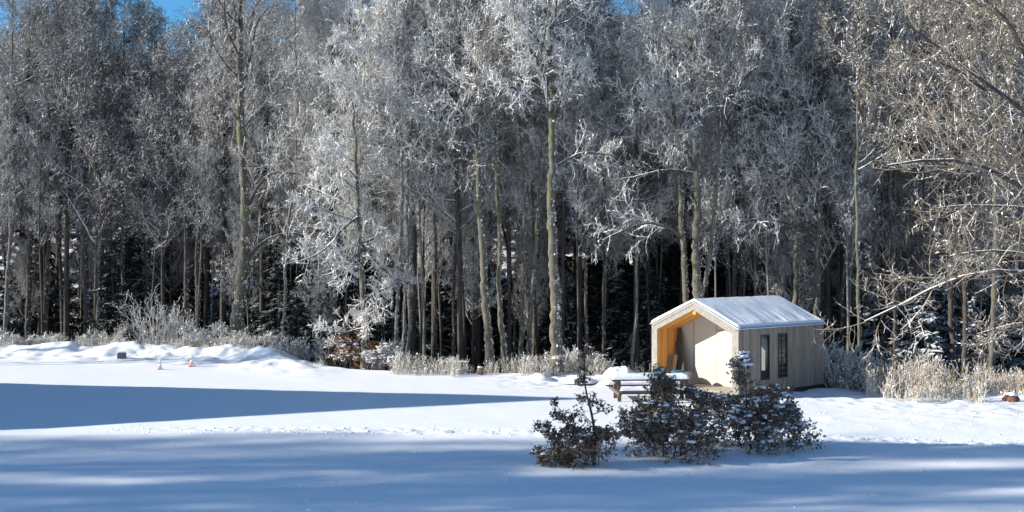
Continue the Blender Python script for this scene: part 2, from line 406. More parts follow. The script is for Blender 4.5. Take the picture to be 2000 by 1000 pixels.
# ------------------------------------------------------------------ trees that stand out at the wood's edge
def hero(name, label, Y, path, wpx, bark='moss', twig='grey', t0=.35, spread=4., n1=34, seed=0, forks=(), limbs=(), top=21, n4=5, tw=.0085, ang1=(30, 72), droop=0., dy=0., group=None, n2=8, n3=8):
    """path: bearings of the trunk from the ground up, at distance Y"""
    pts = [at(px, py, Y) for px, py in path]
    base = pts[0]; gz = tz(base[0], Y) - .15
    pts[0] = (base[0], Y, gz)
    if pts[-1][2] < top - 1: pts.append((pts[-1][0] + .3*math.sin(seed), Y + .6*math.cos(seed), top))
    pts = np.array(pts); pts[:, 1] += np.linspace(0, 1, len(pts)) * dy
    K = 22; P = smooth_path(pts, K); P[1:, :2] += np.random.default_rng(seed).normal(size=(K-1, 2)) * .032
    r = wpx / 2000 * Y / 2
    Rr = trunk_r(r, K, .08)[0]
    root = empty(name, (P[0, 0], P[0, 1], gz), 0, label, 'tree', group)
    org = P[0].copy(); Ps = [P - org]; Rs = [Rr]
    for fk in forks:
        q = smooth_path([at(px, py, Y) for px, py in fk[:-1]], K) - org; q[:, 1] += np.linspace(0, 1, K) * math.sin(seed + len(Ps)) * 1.2
        Ps.append(q); Rs.append(trunk_r(fk[-1] / 2000 * Y / 2, K, .1)[0])
    P0 = np.stack(Ps); R0 = np.stack(Rs)
    rgt = np.random.default_rng(seed + 7)
    Pf = np.stack([smooth_path(p_, 120) for p_ in P0]); Rf = np.stack([np.interp(np.linspace(0, 1, 120), np.linspace(0, 1, K), r_) for r_ in R0])
    Rf = Rf * (1 + .06 * rgt.normal(size=Rf.shape)); Pf[:, 1:-1] += rgt.normal(size=Pf[:, 1:-1].shape) * Rf[:, 1:-1, None] * .10
    v, f = tubes(Pf, Rf, 10)
    nb_ = 260 * len(Pf); ib = rgt.integers(0, len(Pf), nb_); tb_ = rgt.random((nb_, 1)); pb, _ = sample(Pf[ib], tb_); rb = sampler(Rf[ib], tb_)
    ab = rgt.normal(size=nb_) * .55 - .35; pb = pb[:, 0] + np.stack([np.cos(ab), np.sin(ab), 0*ab], 1) * rb * .97
    sb = (.012 + .03*rgt.random(nb_)**2)[:, None, None] * (r / .2) ** .5
    Tb = np.array([[1,0,0],[0,1,0],[-1,0,0],[0,-1,0],[0,0,1.9],[0,0,-1.5]]); vb = (pb[:, None] + Tb[None]*sb*(1 + .3*rgt.normal(size=(nb_, 6, 1)))).reshape(-1, 3)
    Tf = np.array([[0,1,4],[1,2,4],[2,3,4],[3,0,4],[1,0,5],[2,1,5],[3,2,5],[0,3,5]]); fb = (np.arange(nb_)[:, None, None]*6 + Tf[None]).reshape(-1, 3) + len(v)
    link('trunk', np_mesh('trunk', np.concatenate([v, vb]), [f, fb], [M[bark], M['tuft']], [0, 1], True), root)
    ex = None
    if limbs:
        EP = np.stack([smooth_path([at(px, py, Y) for px, py in l[:-1]], 8) - org for l in limbs])
        EP[:, :, 1] += (np.linspace(0, 1, 8)[None] * np.linspace(-1.4, .8, len(limbs))[:, None])
        EP[:, :, 2] += .012 * np.random.default_rng(seed).normal(size=EP.shape[:2])
        ER = np.stack([l[-1] / 2000 * Y / 2 * np.linspace(1, .3, 8) for l in limbs]); ex = (EP, ER)
    link('crown', crown_mesh(P0, R0, t0 + (.05 if t0 > .2 else 0), spread, int(n1*.8) if len(Ps) == 1 else int(n1 * .52), n2, n3, n4, tw, ang1, .13 if droop == 0 else .04, droop - .03, ex, seed=seed + 100,
                             mat_='twig_' + twig, nt_={'frost': 14000, 'grey': 11000, 'brown': 4500, 'dark': 5000}[twig], ts=(.016, .038) if twig == 'frost' else (.014, .03)), root)
    return root

hero('leaning_tree', 'grey lichened leaning tree with crooked low limbs behind the snowy bush on left bank', 50.5,
     [(455,672),(466,600),(477,520),(482,440),(478,340),(468,230),(472,120),(465,0),(463,-80)], 25, 'moss', 'grey', .42, 4.6, 36, 1, top=23,
     limbs=[((484,400),(515,350),(535,335),(600,345),9), ((476,520),(500,478),(545,455),(600,450),(610,470),8), ((470,200),(440,130),(420,60),7)])
hero('frosted_tree', 'snow-laden small tree with pale drooping boughs left of the middle of the wood edge', 44.5,
     [(712,722),(712,600),(703,500),(700,400),(695,300),(690,200)], 13, 'moss', 'frost', .16, 3.3, 27, 2, top=15, tw=.0095, ang1=(50, 88), droop=.05, n2=7,
     limbs=[((705,420),(670,440),(640,500),(575,515),6), ((703,450),(690,520),(660,545),6), ((708,560),(735,545),(738,610),(712,650),6), ((711,640),(680,650),(630,645),5),((712,690),(740,700),(760,680),4),((701,470),(740,520),(780,560),6)])
hero('mossy_tree', 'lichen-yellow slender trunk, left of the two brightest trunks in the middle', 43.5,
     [(956,728),(953,620),(944,500),(935,380),(934,290),(925,150),(920,20)], 17, 'moss', 'frost', .45, 4.2, 34, 3, top=20)
hero('mossy_tree', 'thin bent pale trunk just right of the left bright trunk in the middle', 43.8,
     [(987,722),(981,650),(975,560),(978,440),(968,300),(965,150)], 12, 'moss', 'grey', .45, 3.4, 28, 4, top=18)
hero('twin_stem_tree', 'pair of close pale stems between the two bright trunks in the middle', 45,
     [(1016,718),(1019,620),(1022,500),(1027,400),(1020,260),(1000,100)], 11, 'moss', 'grey', .48, 3.4, 30, 5, top=19,
     forks=[((1030,715),(1036,620),(1046,500),(1050,400),(1060,260),(1055,100),(1062,-60),9)])
hero('bright_tree', 'tallest bright straight lichened trunk standing free right of the middle', 41.3,
     [(1088,738),(1086,620),(1080,500),(1076,400),(1080,250),(1079,180),(1072,60),(1068,-60)], 22, 'moss', 'frost', .48, 4.4, 36, 6, top=20,
     limbs=[((1080,235),(1060,205),(1020,180),(960,175),9), ((1080,240),(1105,180),(1130,120),8), ((1079,330),(1140,290),(1200,300),6)])
for (pl, Y, wp, bk, tg, t0, lab) in (
    ([(1147,730),(1146,600),(1143,480),(1140,300)], 45, 7, 'bark', 'grey', .45, 'thin dark trunk just right of the tall free-standing bright trunk'),
    ([(1180,728),(1178,560),(1183,430),(1175,250)], 46, 7, 'bark', 'grey', .45, 'thin dark trunk halfway between bright trunk and hut'),
    ([(1232,728),(1240,660),(1243,580),(1241,500),(1250,300)], 44, 6, 'pale', 'frost', .4, 'thin wavy pale stem nearest the left side of the hut'),
    ([(843,700),(852,620),(848,520),(852,440),(840,280)], 46.5, 8, 'bark', 'grey', .4, 'thin kinked stem left of the snow-topped log bench'),
    ([(882,706),(888,620),(886,520),(900,400),(880,250)], 46, 8, 'bark', 'frost', .42, 'dark slim trunk standing right behind the log bench'),
    ([(770,712),(776,640),(775,560),(790,420),(780,250)], 45, 8, 'pale', 'frost', .38, 'left stem of three pale slender stems beside the drooping snow-laden tree'),
    ([(785,714),(789,640),(795,560),(797,420)], 45.4, 7, 'pale', 'frost', .42, 'middle stem of three pale slender stems beside the drooping snow-laden tree'),
    ([(797,712),(797,640),(799,560),(804,420)], 45.9, 7, 'pale', 'frost', .42, 'right stem of three pale slender stems beside the drooping snow-laden tree'),
    ([(556,700),(553,620),(560,560),(556,470),(580,330)], 50, 7, 'pale', 'grey', .4, 'thin pale sapling in the dark gap right of the leaning tree'),
    ([(190,670),(194,560),(192,430),(194,300),(200,160)], 56.5, 9, 'pale', 'grey', .5, 'bluish white birch-like trunk on the left, right one of its pair'),
    ([(165,672),(172,560),(162,430),(165,300),(160,150),(172,0)], 57.5, 13, 'bark', 'grey', .5, 'thick dark trunk forming the left of the pair on the left bank'),
    ([(14,672),(12,560),(22,430),(16,340)], 57, 9, 'pale', 'grey', .5, 'pale trunk nearest the left border of the wood'),
    ([(58,674),(55,560),(62,430),(50,300)], 58.5, 11, 'bark', 'grey', .5, 'dark trunk second from the left border of the wood'),
    ([(92,672),(90,560),(98,430),(100,300)], 59, 10, 'bark', 'grey', .5, 'dark trunk left of the snowy undergrowth at far left'),
    ([(125,674),(122,560),(116,430),(122,300)], 60, 9, 'bark', 'grey', .5, 'dark trunk a little left of the thick dark pair'),
    ([(240,670),(238,560),(242,430),(235,300)], 58, 9, 'bark', 'grey', .5, 'dark trunk behind the left end of the bare shrub'),
    ([(282,668),(288,560),(286,430),(300,300)], 58.5, 9, 'bark', 'grey', .5, 'dark trunk straight behind the bare shrub'),
    ([(372,676),(362,560),(366,430),(345,300),(330,150)], 55, 12, 'bark', 'grey', .4, 'left stem of the dark pair right of the bare shrub'),
    ([(388,680),(386,560),(385,430),(400,300),(415,150)], 54.5, 12, 'bark', 'grey', .4, 'right stem of the dark pair right of the bare shrub'),
    ):
    hero('slender_tree', lab, Y, pl, wp, bk, 'dark' if Y > 54 else tg, t0, 3.6, 26, int(pl[0][0]), top=(16.5 if 250 < pl[0][0] < 400 else 22) if Y > 54 else 19, n4=3, n3=6, group='slender trees along the edge of the wood')
hero('mossy_tree', 'mossy trunk rising right behind the hut gable, left one of the pair', 42.5,
     [(1341,740),(1341,600),(1337,500),(1330,420),(1322,280),(1310,120)], 14, 'moss', 'frost', .42, 4., 34, 21, top=19, limbs=[((1335,470),(1290,430),(1230,440),(1170,470),6)])
hero('mossy_tree', 'thick mossy trunk behind the hut ridge with a snowy side limb', 42.2,
     [(1360,740),(1361,600),(1358,480),(1362,340),(1362,250),(1350,100),(1345,-60)], 20, 'moss', 'grey', .42, 4.6, 36, 22, top=20.5,
     limbs=[((1362,335),(1335,300),(1305,292),10), ((1361,340),(1310,325),(1250,345),(1190,350),7)],
     forks=[((1363,600),(1385,520),(1392,430),(1402,300),(1396,180),(1398,20),(1400,-60),10)])
hero('mossy_tree', 'mossy trunk behind the far end of the hut roof, left of two', 43.5,
     [(1553,740),(1552,600),(1556,500),(1560,400),(1545,280),(1550,130)], 14, 'moss', 'frost', .3, 4.2, 36, 23, top=19,
     limbs=[((1556,440),(1480,425),(1410,440),7), ((1552,350),(1500,335),(1440,328),6), ((1600,250),(1650,200),(1740,150),6)])
hero('mossy_tree', 'mossy trunk above the right end of the hut roof with many ascending limbs', 43,
     [(1590,740),(1592,600),(1597,500),(1602,380),(1604,290),(1612,150),(1630,0)], 16, 'moss', 'grey', .3, 4.4, 38, 24, top=20,
     limbs=[((1604,310),(1650,250),(1720,200),7), ((1596,470),(1560,430),(1530,380),6), ((1592,560),(1640,480),(1680,420),7)])
for (pl, Y, wp, bk, tg, t0, lab) in (
    ([(1680,752),(1678,640),(1676,520),(1672,400)], 40, 9, 'moss', 'brown', .4, 'yellowish slim trunk just right of the hut at the reed bed'),
    ([(1748,742),(1748,620),(1745,500),(1738,380)], 42, 8, 'bark', 'grey', .45, 'slim dark trunk left of the dark snowy spruces'),
    ([(1818,744),(1822,640),(1820,500),(1800,350)], 42.5, 9, 'bark', 'brown', .45, 'dark trunk in front of the blue-dusted spruce'),
    ([(1858,742),(1860,640),(1858,520),(1857,400),(1850,300)], 41.5, 12, 'bark', 'grey', .45, 'dark trunk left of the darkest trunk on the right'),
    ([(1882,745),(1884,640),(1886,520),(1888,400),(1890,280)], 41, 12, 'bark', 'brown', .45, 'darkest straight trunk on the right of the wood'),
    ([(1936,748),(1938,650),(1942,560),(1945,430),(1946,300)], 39, 13, 'moss', 'brown', .45, 'ochre barked trunk nearest the right border of the wood'),
    ([(1640,740),(1644,620),(1650,500),(1652,380)], 43, 8, 'bark', 'grey', .42, 'slim dark trunk behind the brush at the right hut wall'),
    ([(1440,740),(1444,600),(1452,500),(1450,350)], 46, 8, 'bark', 'grey', .4, 'left one of the dark stems seen over the middle of the hut roof'),
    ([(1500,740),(1496,600),(1502,500),(1510,330)], 47, 9, 'bark', 'grey', .4, 'right one of the dark stems seen over the middle of the hut roof'),
    ):
    hero('slender_tree', lab, Y, pl, wp, bk, tg, t0, 3.8, 28, int(pl[0][0]), top=19, n4=3, n3=6, group='slender trees along the edge of the wood')

# big tree beyond the right border whose limbs reach in
hero('spreading_tree', 'big brown-twigged tree at the right border with long bowed snowy limbs reaching in', 31.5,
     [(2170,800),(2165,600),(2150,420),(2120,200),(2060,40),(2030,-120)], 46, 'moss', 'brown', .4, 4.6, 13, 31, top=17,
     limbs=[((2150,440),(2000,380),(1935,345),(1870,302),(1780,318),(1700,332),15),
            ((2120,300),(2000,232),(1925,178),(1850,132),(1740,60),13),
            ((1925,178),(1860,135),(1800,122),(1735,128),8),
            ((2060,200),(1990,110),(1970,55),(1925,18),(1890,-5),13),
            ((2150,410),(2000,407),(1900,400),(1820,406),9),
            ((2155,520),(2000,500),(1955,482),(1900,486),(1850,500),11),
            ((2155,560),(2000,526),(1930,518),(1865,530),(1820,562),(1760,600),(1690,628),12),
            ((2110,360),(1988,302),(1930,262),(1900,212),8),
            ((2150,640),(2000,625),(1960,648),(1925,655),8),
            ((2150,420),(2000,385),(1900,330),(1850,290),(1800,240),(1770,180),7)], tw=.0075, n2=15, n4=5)

# ------------------------------------------------------------------ the wood itself
rg = np.random.default_rng(11); cnt = 0; pts = []
def zone(px): return 'left of leaning tree' if px < 455 else 'left of tall bright trunk' if px < 1088 else 'right of tall bright trunk' if px < 1607 else 'right of the hut'
def far_enough(x, y, d): return all((x-a)**2 + (y-b)**2 > d*d for a, b in pts)
tries = 0
while cnt < 165 and tries < 16000:
    tries += 1
    y = 45 + 34 * rg.random()**1.35; x = (rg.random()*2 - 1) * (y * .56 + 2) 
    if y < edge_y(x) + 3.2 or not far_enough(x, y, 2.2): continue
    pts.append((x, y)); px = 1000 + 2000*x/y
    c = 'twig_brown' if px > 1650 and rg.random() < .5 else 'twig_frost' if 500 < px < 1500 and rg.random() < .6 else 'twig_dark' if px < 470 else 'twig_grey'
    bare_tree(x, y, int(rg.integers(6)), (.82 + .3*rg.random()) * (.70 if 285 < px < 375 else 1), rg.random()*6.28, M['bark'], M[c],
              'bare snow-dusted tree deep inside the wood ' + zone(px), 'bare trees inside the wood ' + zone(px)); cnt += 1
cnt = 0; tries = 0
while cnt < 46 and tries < 6000:
    tries += 1
    y = 80 + 50*rg.random(); x = (rg.random()*2 - 1) * (y*.54 + 2)
    if not far_enough(x, y, 3.6): continue
    pts.append((x, y))
    px = 1000 + 2000*x/y
    bare_tree(x, y, int(rg.integers(6)), (.7 + .3*rg.random()) * (.8 if 285 < px < 375 else 1), rg.random()*6.28, M['bark'], M['hill'],
              'bare tree on the far slope, seen ' + zone(px), 'bare trees on the far slope ' + zone(px)); cnt += 1
cnt = 0
while cnt < 26:                                    # low thin trees filling the gaps under the tall crowns
    y = 44 + 22*rg.random(); x = (rg.random()*2 - 1)*(y*.54 + 1)
    if y < edge_y(x) + 2.2: continue
    px = 1000 + 2000*x/y
    bare_tree(x, y, int(rg.integers(4)), .36 + .2*rg.random(), rg.random()*6.28, M['bark'], M['twig_brown' if px > 1650 else 'twig_grey'],
              'low thin bare tree under the tall crowns ' + zone(px), 'low thin trees ' + zone(px)); cnt += 1
P0 = trunk_path(15, .03, seed=77); R0 = trunk_r(.075)
v, f = tubes(P0, R0, 7)
proto.append((np_mesh('trunk', v, [f], [M['bark']], None, True), crown_mesh(P0, R0, .42, 2.6, 26, 6, 6, 3, seed=78, ang1=(25, 60), nt_=2500)))
cnt = 0; rg = np.random.default_rng(31)
while cnt < 58:                                    # slim stems close behind the edge
    y = 42 + 16*rg.random(); x = (rg.random()*2 - 1)*(y*.53)
    if y < edge_y(x) + 1.2 or y > edge_y(x) + 11 or (6 < x < 12 and y < 43): continue
    px = 1000 + 2000*x/y
    bare_tree(x, y, 8, .75 + .4*rg.random(), rg.random()*6.28, M['pale' if rg.random() < .5 else 'bark'], M['twig_frost' if 500 < px < 1230 else 'twig_grey'],
              'slim straight grey stem close behind the wood edge ' + zone(px), 'slim grey stems ' + zone(px)); cnt += 1
# spruces: dark undergrowth and a few tall ones on the slope
sps = [(545,52,1,.75),(600,54,0,.9),(640,51,2,1.1),(520,56,1,.8),(580,50,2,.8),(820,50,0,.7),(870,52,2,1.2),(1110,50,0,.75),(1160,53,1,.6),(1210,50,2,1.2),(1265,49,0,.8),
       (1765,43,0,.72),(1800,42.2,2,1.1),(1835,43,1,.68),(1895,42,0,.66),(1730,47,2,1.1),(1960,44,1,.55),(2010,43,0,.7),(1500,50,1,.6),(1440,51,0,.7),(1620,47,0,.6),(1000,54,1,.55),(940,55,0,.7),(1050,53,2,1.2),(760,52,0,.6),(700,53,1,.6),(430,58,0,.8),(330,62,1,.7),(210,62,0,.8),(130,63,1,.6),(20,63,0,.8)]
for i, (px, Y, k, s) in enumerate(sps):
    spruce_at(*xz(px, Y), k, s, i*1.3, 'dark young spruce growing in the shade behind the edge trunks' if px < 1700 else 'dark blue-dusted spruce behind the reeds on the right', 'young spruces under the wood' if px < 1700 else 'spruces behind the reeds', None if px < 1700 else M['needle_snowy'])
for i in range(60):
    y = 54 + 20*rg.random(); x = (rg.random()*2 - 1)*(y*.55)
    if y < edge_y(x) + 4: continue
    spruce_at(x, y, int(rg.integers(3)), .6 + .6*rg.random(), rg.random()*6, 'dark young spruce growing in the shade behind the edge trunks', 'young spruces under the wood')
for i in range(34):
    y = 68 + 12*rg.random(); x = (i/33*2 - 1)*(y*.53) + rg.normal()
    spruce_at(x, y, 1, .8 + .35*rg.random(), rg.random()*6, 'dark spruce at the foot of the slope, seen between the trunks', 'spruces at the foot of the slope')
for i, (px, Y, s) in enumerate(((270,88,1.5),(292,86,1.42),(560,120,1.2),(640,124,1.25),(700,118,1.15),(745,126,1.2),(1190,95,1.4),(1215,97,1.35),(1225,84,1.5),(1245,90,1.4),(1265,96,1.25),(1165,99,1.2),(1010,130,1.1),(350,108,1.0),(1830,90,1.3),(1500,125,1.2),(80,110,1.2),(40,112,1.25))):
    spruce_at(*xz(px, Y), 3, s, i*1.7, 'tall dark spruce rising on the slope above the bare crowns', 'tall spruces on the slope', M['needle_bare'])
# the wooded ridge at the back: one mass
P_, F_, off = [], [], 0
rg2 = np.random.default_rng(5)
h = 15; P0 = trunk_path(h, .02, 8, 3); R0 = trunk_r(.16, 8)
protos_far = []
for i in range(3):
    v1, f1 = tubes(P0, R0, 4); v2, f2, _, _ = crown(P0, R0, .2, 4.2, 28, 7, 4, 0, .028, seed=300+i, ang1=(25, 65))
    protos_far.append(join([(v1, f1), (v2, f2)]))
parts = []
for i in range(130):
    y = 128 + 62*rg2.random(); x = (rg2.random()*2 - 1)*y*.56
    v, f = protos_far[i % 3]; a = rg2.random()*6.28; s = .75 + .45*rg2.random(); c_, s_ = math.cos(a), math.sin(a)
    q = v*s; q = np.stack([q[:,0]*c_ - q[:,1]*s_ + x, q[:,0]*s_ + q[:,1]*c_ + y, q[:,2] + tz(x, y)], 1)
    parts.append((q.astype(np.float32), f))
v, f = join(parts)
tag(link('ridge_wood', np_mesh('ridge_wood', v, [f], [M['hill']])), 'far bare wood covering the top of the ridge under the sky', 'wood', kind='stuff')
del parts, v, f

# trees standing left of the view: their shadows stripe the snow
sh_g = 'trees left of the clearing'
SL = [(-27,12.5,7,1.05),(-31,16.5,7,.95),(-29,21,7,.85),(-42,12,5,1.1),(-45,17,7,1.05),(-40,20.5,6,1.),(-50,10,0,1.2),(-52,15,7,1.1),(-55,19,7,1.05),(-60,12,6,1.2),(-62,7,1,1.2),(-48,4,5,1.1),(-46,9.5,7,1.1),(-33,12,7,.95),(-64,18.5,5,1.15),(-78,15.5,1,1.3),(-30,18.5,7,.9),(-36,3,7,1.1),(-30,7,7,1.),(-70,14,7,1.3),(-75,18,7,1.3),(-66,20,7,1.2),(-80,9,1,1.3),(-64,16.5,7,1.25),(-34,14,7,.95),(-38,18,6,.9),(-47,8.5,7,1.1),(-56,16,7,1.1),(-68,11,7,1.3),(-85,16,6,1.3),(-90,12,6,1.3),(-54,12,5,1.),(-58,8,7,1.2),(-72,21,7,1.2),(-33,44.5,4,.8),(-42,48,7,.8),(-50,44,7,.85),(-38,51,7,.8),(-60,49,7,.9)]
for i, (x, y, k, s) in enumerate(SL):
    bare_tree(x, y, k, s, i*1.1, M['bark'], M['twig_grey'], 'bare tree left of the snowy clearing, beyond the picture', sh_g)
for i, (x, y, k, s) in enumerate([(-44,6.5,3,1.),(-46,22,3,.55),(-64,46,3,1.),(-52,47.5,3,.55)]):
    spruce_at(x, y, k, s, i, 'tall spruce left of the snowy clearing, beyond the picture', 'spruces left of the clearing', M['needle_bare'])

# steep-roofed form added out of view, shaped to cast the long wedge of shade
bx, by = -27.5, 31.6
bn = empty('shadow_caster', (bx, by, 0), 0, 'unseen steep-roofed timber building added left of the clearing to shade the snow', 'shadow_caster')
mw, nt_w, b_w = mat('shadow_caster_boards', (.16,.10,.06), .8)
nt_w.links.new(mix(nt_w, noise(nt_w, 3, 4, coords(nt_w, 'Object', (6, 6, .5))), (.12,.075,.045), (.2,.13,.08)), b_w.inputs['Base Color'])
MB().prism([(-6.3, -.3), (6.3, -.3), (6.3, 2.9), (0, 12.2), (-6.3, 2.9)], 0, 9).build('wall', mw, bn).rotation_euler = (0, 0, R(90))
rf = MB(); rf.prism([(-6.7, 2.6), (-6.7, 2.4), (0, 12.3), (6.7, 2.4), (6.7, 2.6), (0, 12.6)], -.3, 9.3); o = rf.build('roof', M['snowcap'], bn); o.rotation_euler = (0, 0, R(90))
o = MB().box((-1.3, -.08, 0), (1.3, -.003, 2.4)).build('door', mw, bn); o.rotation_euler = (0, 0, R(90))

# ------------------------------------------------------------------ the hut
def wood(name, c1, c2, ax='Y', groove=.14, g_dark=.35, grain=(1, 1, 1)):
    """boards: grain stretched along z, dark joints every `groove` metres along ax"""
    m, nt, b = mat(name, c1, .75)
    co_ = coords(nt)
    n1 = noise(nt, 5, 6, coords(nt, 'Object', grain)); n2 = noise(nt, 1.2, 3, co_)
    base = mix(nt, ramp(nt, n1, [(.3, (0,0,0)), (.7, (1,1,1))]), c1, c2)
    sx = N(nt, 'ShaderNodeSeparateXYZ'); nt.links.new(co_, sx.inputs[0])
    q = math_(nt, 'DIVIDE', sx.outputs[ax], groove); fr = math_(nt, 'FRACT', q)
    line = math_(nt, 'LESS_THAN', fr, .07)
    wn = N(nt, 'ShaderNodeTexWhiteNoise', noise_dimensions='1D'); nt.links.new(math_(nt, 'FLOOR', q), wn.inputs['W'])
    sc = math_(nt, 'ADD', math_(nt, 'MULTIPLY', wn.outputs[0], .4), .8)
    vm = N(nt, 'ShaderNodeVectorMath', operation='SCALE'); nt.links.new(base, vm.inputs[0]); nt.links.new(sc, vm.inputs['Scale'])
    nt.links.new(mix(nt, math_(nt, 'MULTIPLY', line, 1 - g_dark), vm.outputs[0], (.02,.016,.013)), b.inputs['Base Color'])
    bump(nt, b, math_(nt, 'SUBTRACT', n1, line), .3, .01)
    return m
M['clad'] = wood('weathered_cladding', (.165,.135,.105), (.29,.245,.20), 'Y', .13, .35, (3, 3, .25))
M['clad_x'] = wood('weathered_cladding_end', (.17,.15,.12), (.28,.25,.21), 'X', .13, .35, (3, 3, .25))
M['trim'] = wood('weathered_trim', (.25,.225,.195), (.42,.39,.34), 'Y', 50, 1, (3, 3, 2))
M['pine'] = wood('pine_lining', (.62,.27,.055), (.80,.40,.10), 'Y', .12, .5, (3, 3, .3))
M['board_dark'] = wood('old_board', (.05,.045,.04), (.10,.09,.08), 'X', 50, 1, (3, 3, .3))
M['painted_reflection'] = mat('cream_reflection', (.82,.80,.60), .6)[0]
M['cream'], nt, b = mat('cream_panel', (.50,.48,.40), .6)
nt.links.new(mix(nt, noise(nt, 2.5, 3, coords(nt)), (.48,.46,.385), (.53,.51,.43)), b.inputs['Base Color'])
M['dark'], nt, b = mat('dark_frame', (.03,.028,.026), .5)
M['metal'], nt, b = mat('steel', (.5,.5,.5), .35); b.inputs['Metallic'].default_value = 1
M['glass'], nt, b = mat('window_glass', (.02,.022,.025), .04); b.inputs['Specular IOR Level'].default_value = .9
W, L, HE, HR = 3.9, 4.92, 2.32, 3.19
A = R(50.27)
hut = empty('wooden_hut', (7.593, 34.265, .0), -A, 'grey timber-clad hut with snowy gable roof and open orange-lined porch', 'hut')
TH = .27; zf = .12                     # wall thickness, floor
rise = (HR - HE) / (W / 2)
def prof(d):                            # gable outline moved inwards by d
    k = d * math.sqrt(1 + rise*rise)
    return [(-d, zf), (-d, HE + rise*d - k), (-W/2, HR - k), (-W + d, HE + rise*d - k), (-W + d, zf)]
O, I = prof(0), prof(TH)
def ring(mb, A_, B_, y0, y1, sel=range(4)):
    for i in sel:
        a0, a1, b0, b1 = A_[i], A_[i+1], B_[i], B_[i+1]
        vs = [(a0[0],y0,a0[1]),(a1[0],y0,a1[1]),(b1[0],y0,b1[1]),(b0[0],y0,b0[1]),(a0[0],y1,a0[1]),(a1[0],y1,a1[1]),(b1[0],y1,b1[1]),(b0[0],y1,b0[1])]
        mb.add(vs, [(0,1,2,3),(7,6,5,4),(0,4,5,1),(3,2,6,7),(0,3,7,4),(1,5,6,2)])
    return mb
ring(MB(), O, I, -.03, -.002).build('gable_trim', M['trim'], hut)
# outer fascia line on the gable: a second narrower board proud of the first
O2 = prof(.0); I2 = prof(.10)
ring(MB(), prof(-.012), I2, -.05, -.032, (1, 2)).build('barge_board', M['trim'], hut)
# right side wall round two windows
w1, w2, zl, zh = (1.17, 1.69), (2.15, 2.72), .52, 2.08
mb = MB(); x0, x1 = -.06, 0.
ysg = [0, w1[0], w1[1], w2[0], w2[1], L]
for i in range(5):
    if i in (1, 3):
        mb.box((x0, ysg[i], zf), (x1, ysg[i+1], zl)); mb.box((x0, ysg[i], zh), (x1, ysg[i+1], HE - .01))
    else: mb.box((x0, ysg[i], zf), (x1, ysg[i+1], HE - .01))
mb.build('wall', M['clad'], hut)
MB().box((-W, 0, zf), (-W + .06, L, HE - .01)).build('wall', M['clad'], hut)
MB().prism([(-.062, zf), (-.062, HE - .02), (-W/2, HR - .05), (-W + .062, HE - .02), (-W + .062, zf)], L - .06, L - .003).build('wall', M['clad_x'], hut)
# inner shell behind the right wall keeps the room dark
MB().box((-TH, 1.2, zf), (-TH + .02, L - .07, HE - .1)).build('inner_wall', M['dark'], hut)
for k, (a, b_) in enumerate((w1, w2)):
    fm = MB(); t = .045
    fm.box((-.05, a, zl), (.008, a + t, zh)).box((-.05, b_ - t, zl), (.008, b_, zh)).box((-.05, a + t, zl), (.008, b_ - t, zl + t)).box((-.05, a + t, zh - t), (.008, b_ - t, zh))
    wn = fm.build('window', M['dark'], hut)
    MB().box((-.04, a + t, zl + t), (-.03, b_ - t, zh - t)).build('pane', M['glass'], wn)
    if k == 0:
        MB().add([(-.028, a + .05, .85), (-.028, a + .30, .85), (-.028, a + .30, 1.52), (-.028, a + .05, 1.72)], [(0,1,2,3)]).build('painted_reflection', M['painted_reflection'], wn)  # bright reflection in the glass, painted as a cream panel before the pane
    else:
        g_ = MB(); 
        for i in range(8): z = zl + .14 + i*.18; g_.box((-.03, a + t, z), (-.012, b_ - t, z + .035))
        g_.box((-.026, a + .26, zl + t), (-.010, a + .30, zh - t)); g_.build('lattice', M['board_dark'], wn)
# porch lining
PD = 1.12
ring(MB(), prof(TH - .02), prof(TH + .006), 0., PD, (0,)).build('lining', M['pine'], hut)
ring(MB(), prof(TH - .02), prof(TH + .006), 0., PD, (3,)).build('lining', M['pine'], hut)
ring(MB(), prof(TH - .02), prof(TH + .006), 0., PD, (1, 2)).build('ceiling', M['pine'], hut)
MB().box((-W/2 - .06, .02, HR - TH*1.1 - .16), (-W/2 + .06, .16, HR - TH*1.1 - .045)).build('ridge_beam', M['pine'], hut)
MB().box((-W + .06, 0, zf - .02), (-.07, PD, zf + .06)).build('porch_floor', M['trim'], hut)
MB().box((-W + .08, .05, -.4), (-.08, L - .05, zf - .022)).build('plinth', M['dark'], hut)
ip = prof(TH + .002)
MB().prism(ip, PD, PD + .05).build('front_wall', M['cream'], hut)
# joints of the panels, door
dx0, dx1, dz = -1.86, -.74, 2.13
mb = MB(); mb.box((dx0 - .012, PD - .006, zf + .06), (dx0 + .008, PD - .001, 2.72)); mb.box((dx0 + .01, PD - .006, dz), (-.30, PD - .001, dz + .016)); mb.box((-2.9, PD - .006, zf + .06), (-2.885, PD - .001, 2.4)); mb.build('panel_joint', M['dark'], hut)
dr_ = MB().box((dx0 + .012, PD - .022, zf + .065), (dx1 - .02, PD - .002, dz - .012)).build('door', M['cream'], hut, bevel=.003)
MB().box((dx1 - .016, PD - .008, zf + .065), (dx1 + .004, PD - .002, dz - .004)).build('door_gap', M['dark'], hut)
mb = MB().box((dx1 - .09, PD - .05, 1.10), (dx1 - .06, PD - .022, 1.25)).bar((dx1 - .075, PD - .06, 1.13), (dx1 - .21, PD - .06, 1.13), .02, .02)
mb.build('handle', M['metal'], dr_)
MB().box((dx1 - .04, PD - .04, 1.42), (dx1 - .005, PD - .022, 1.52)).build('lock', M['metal'], dr_)
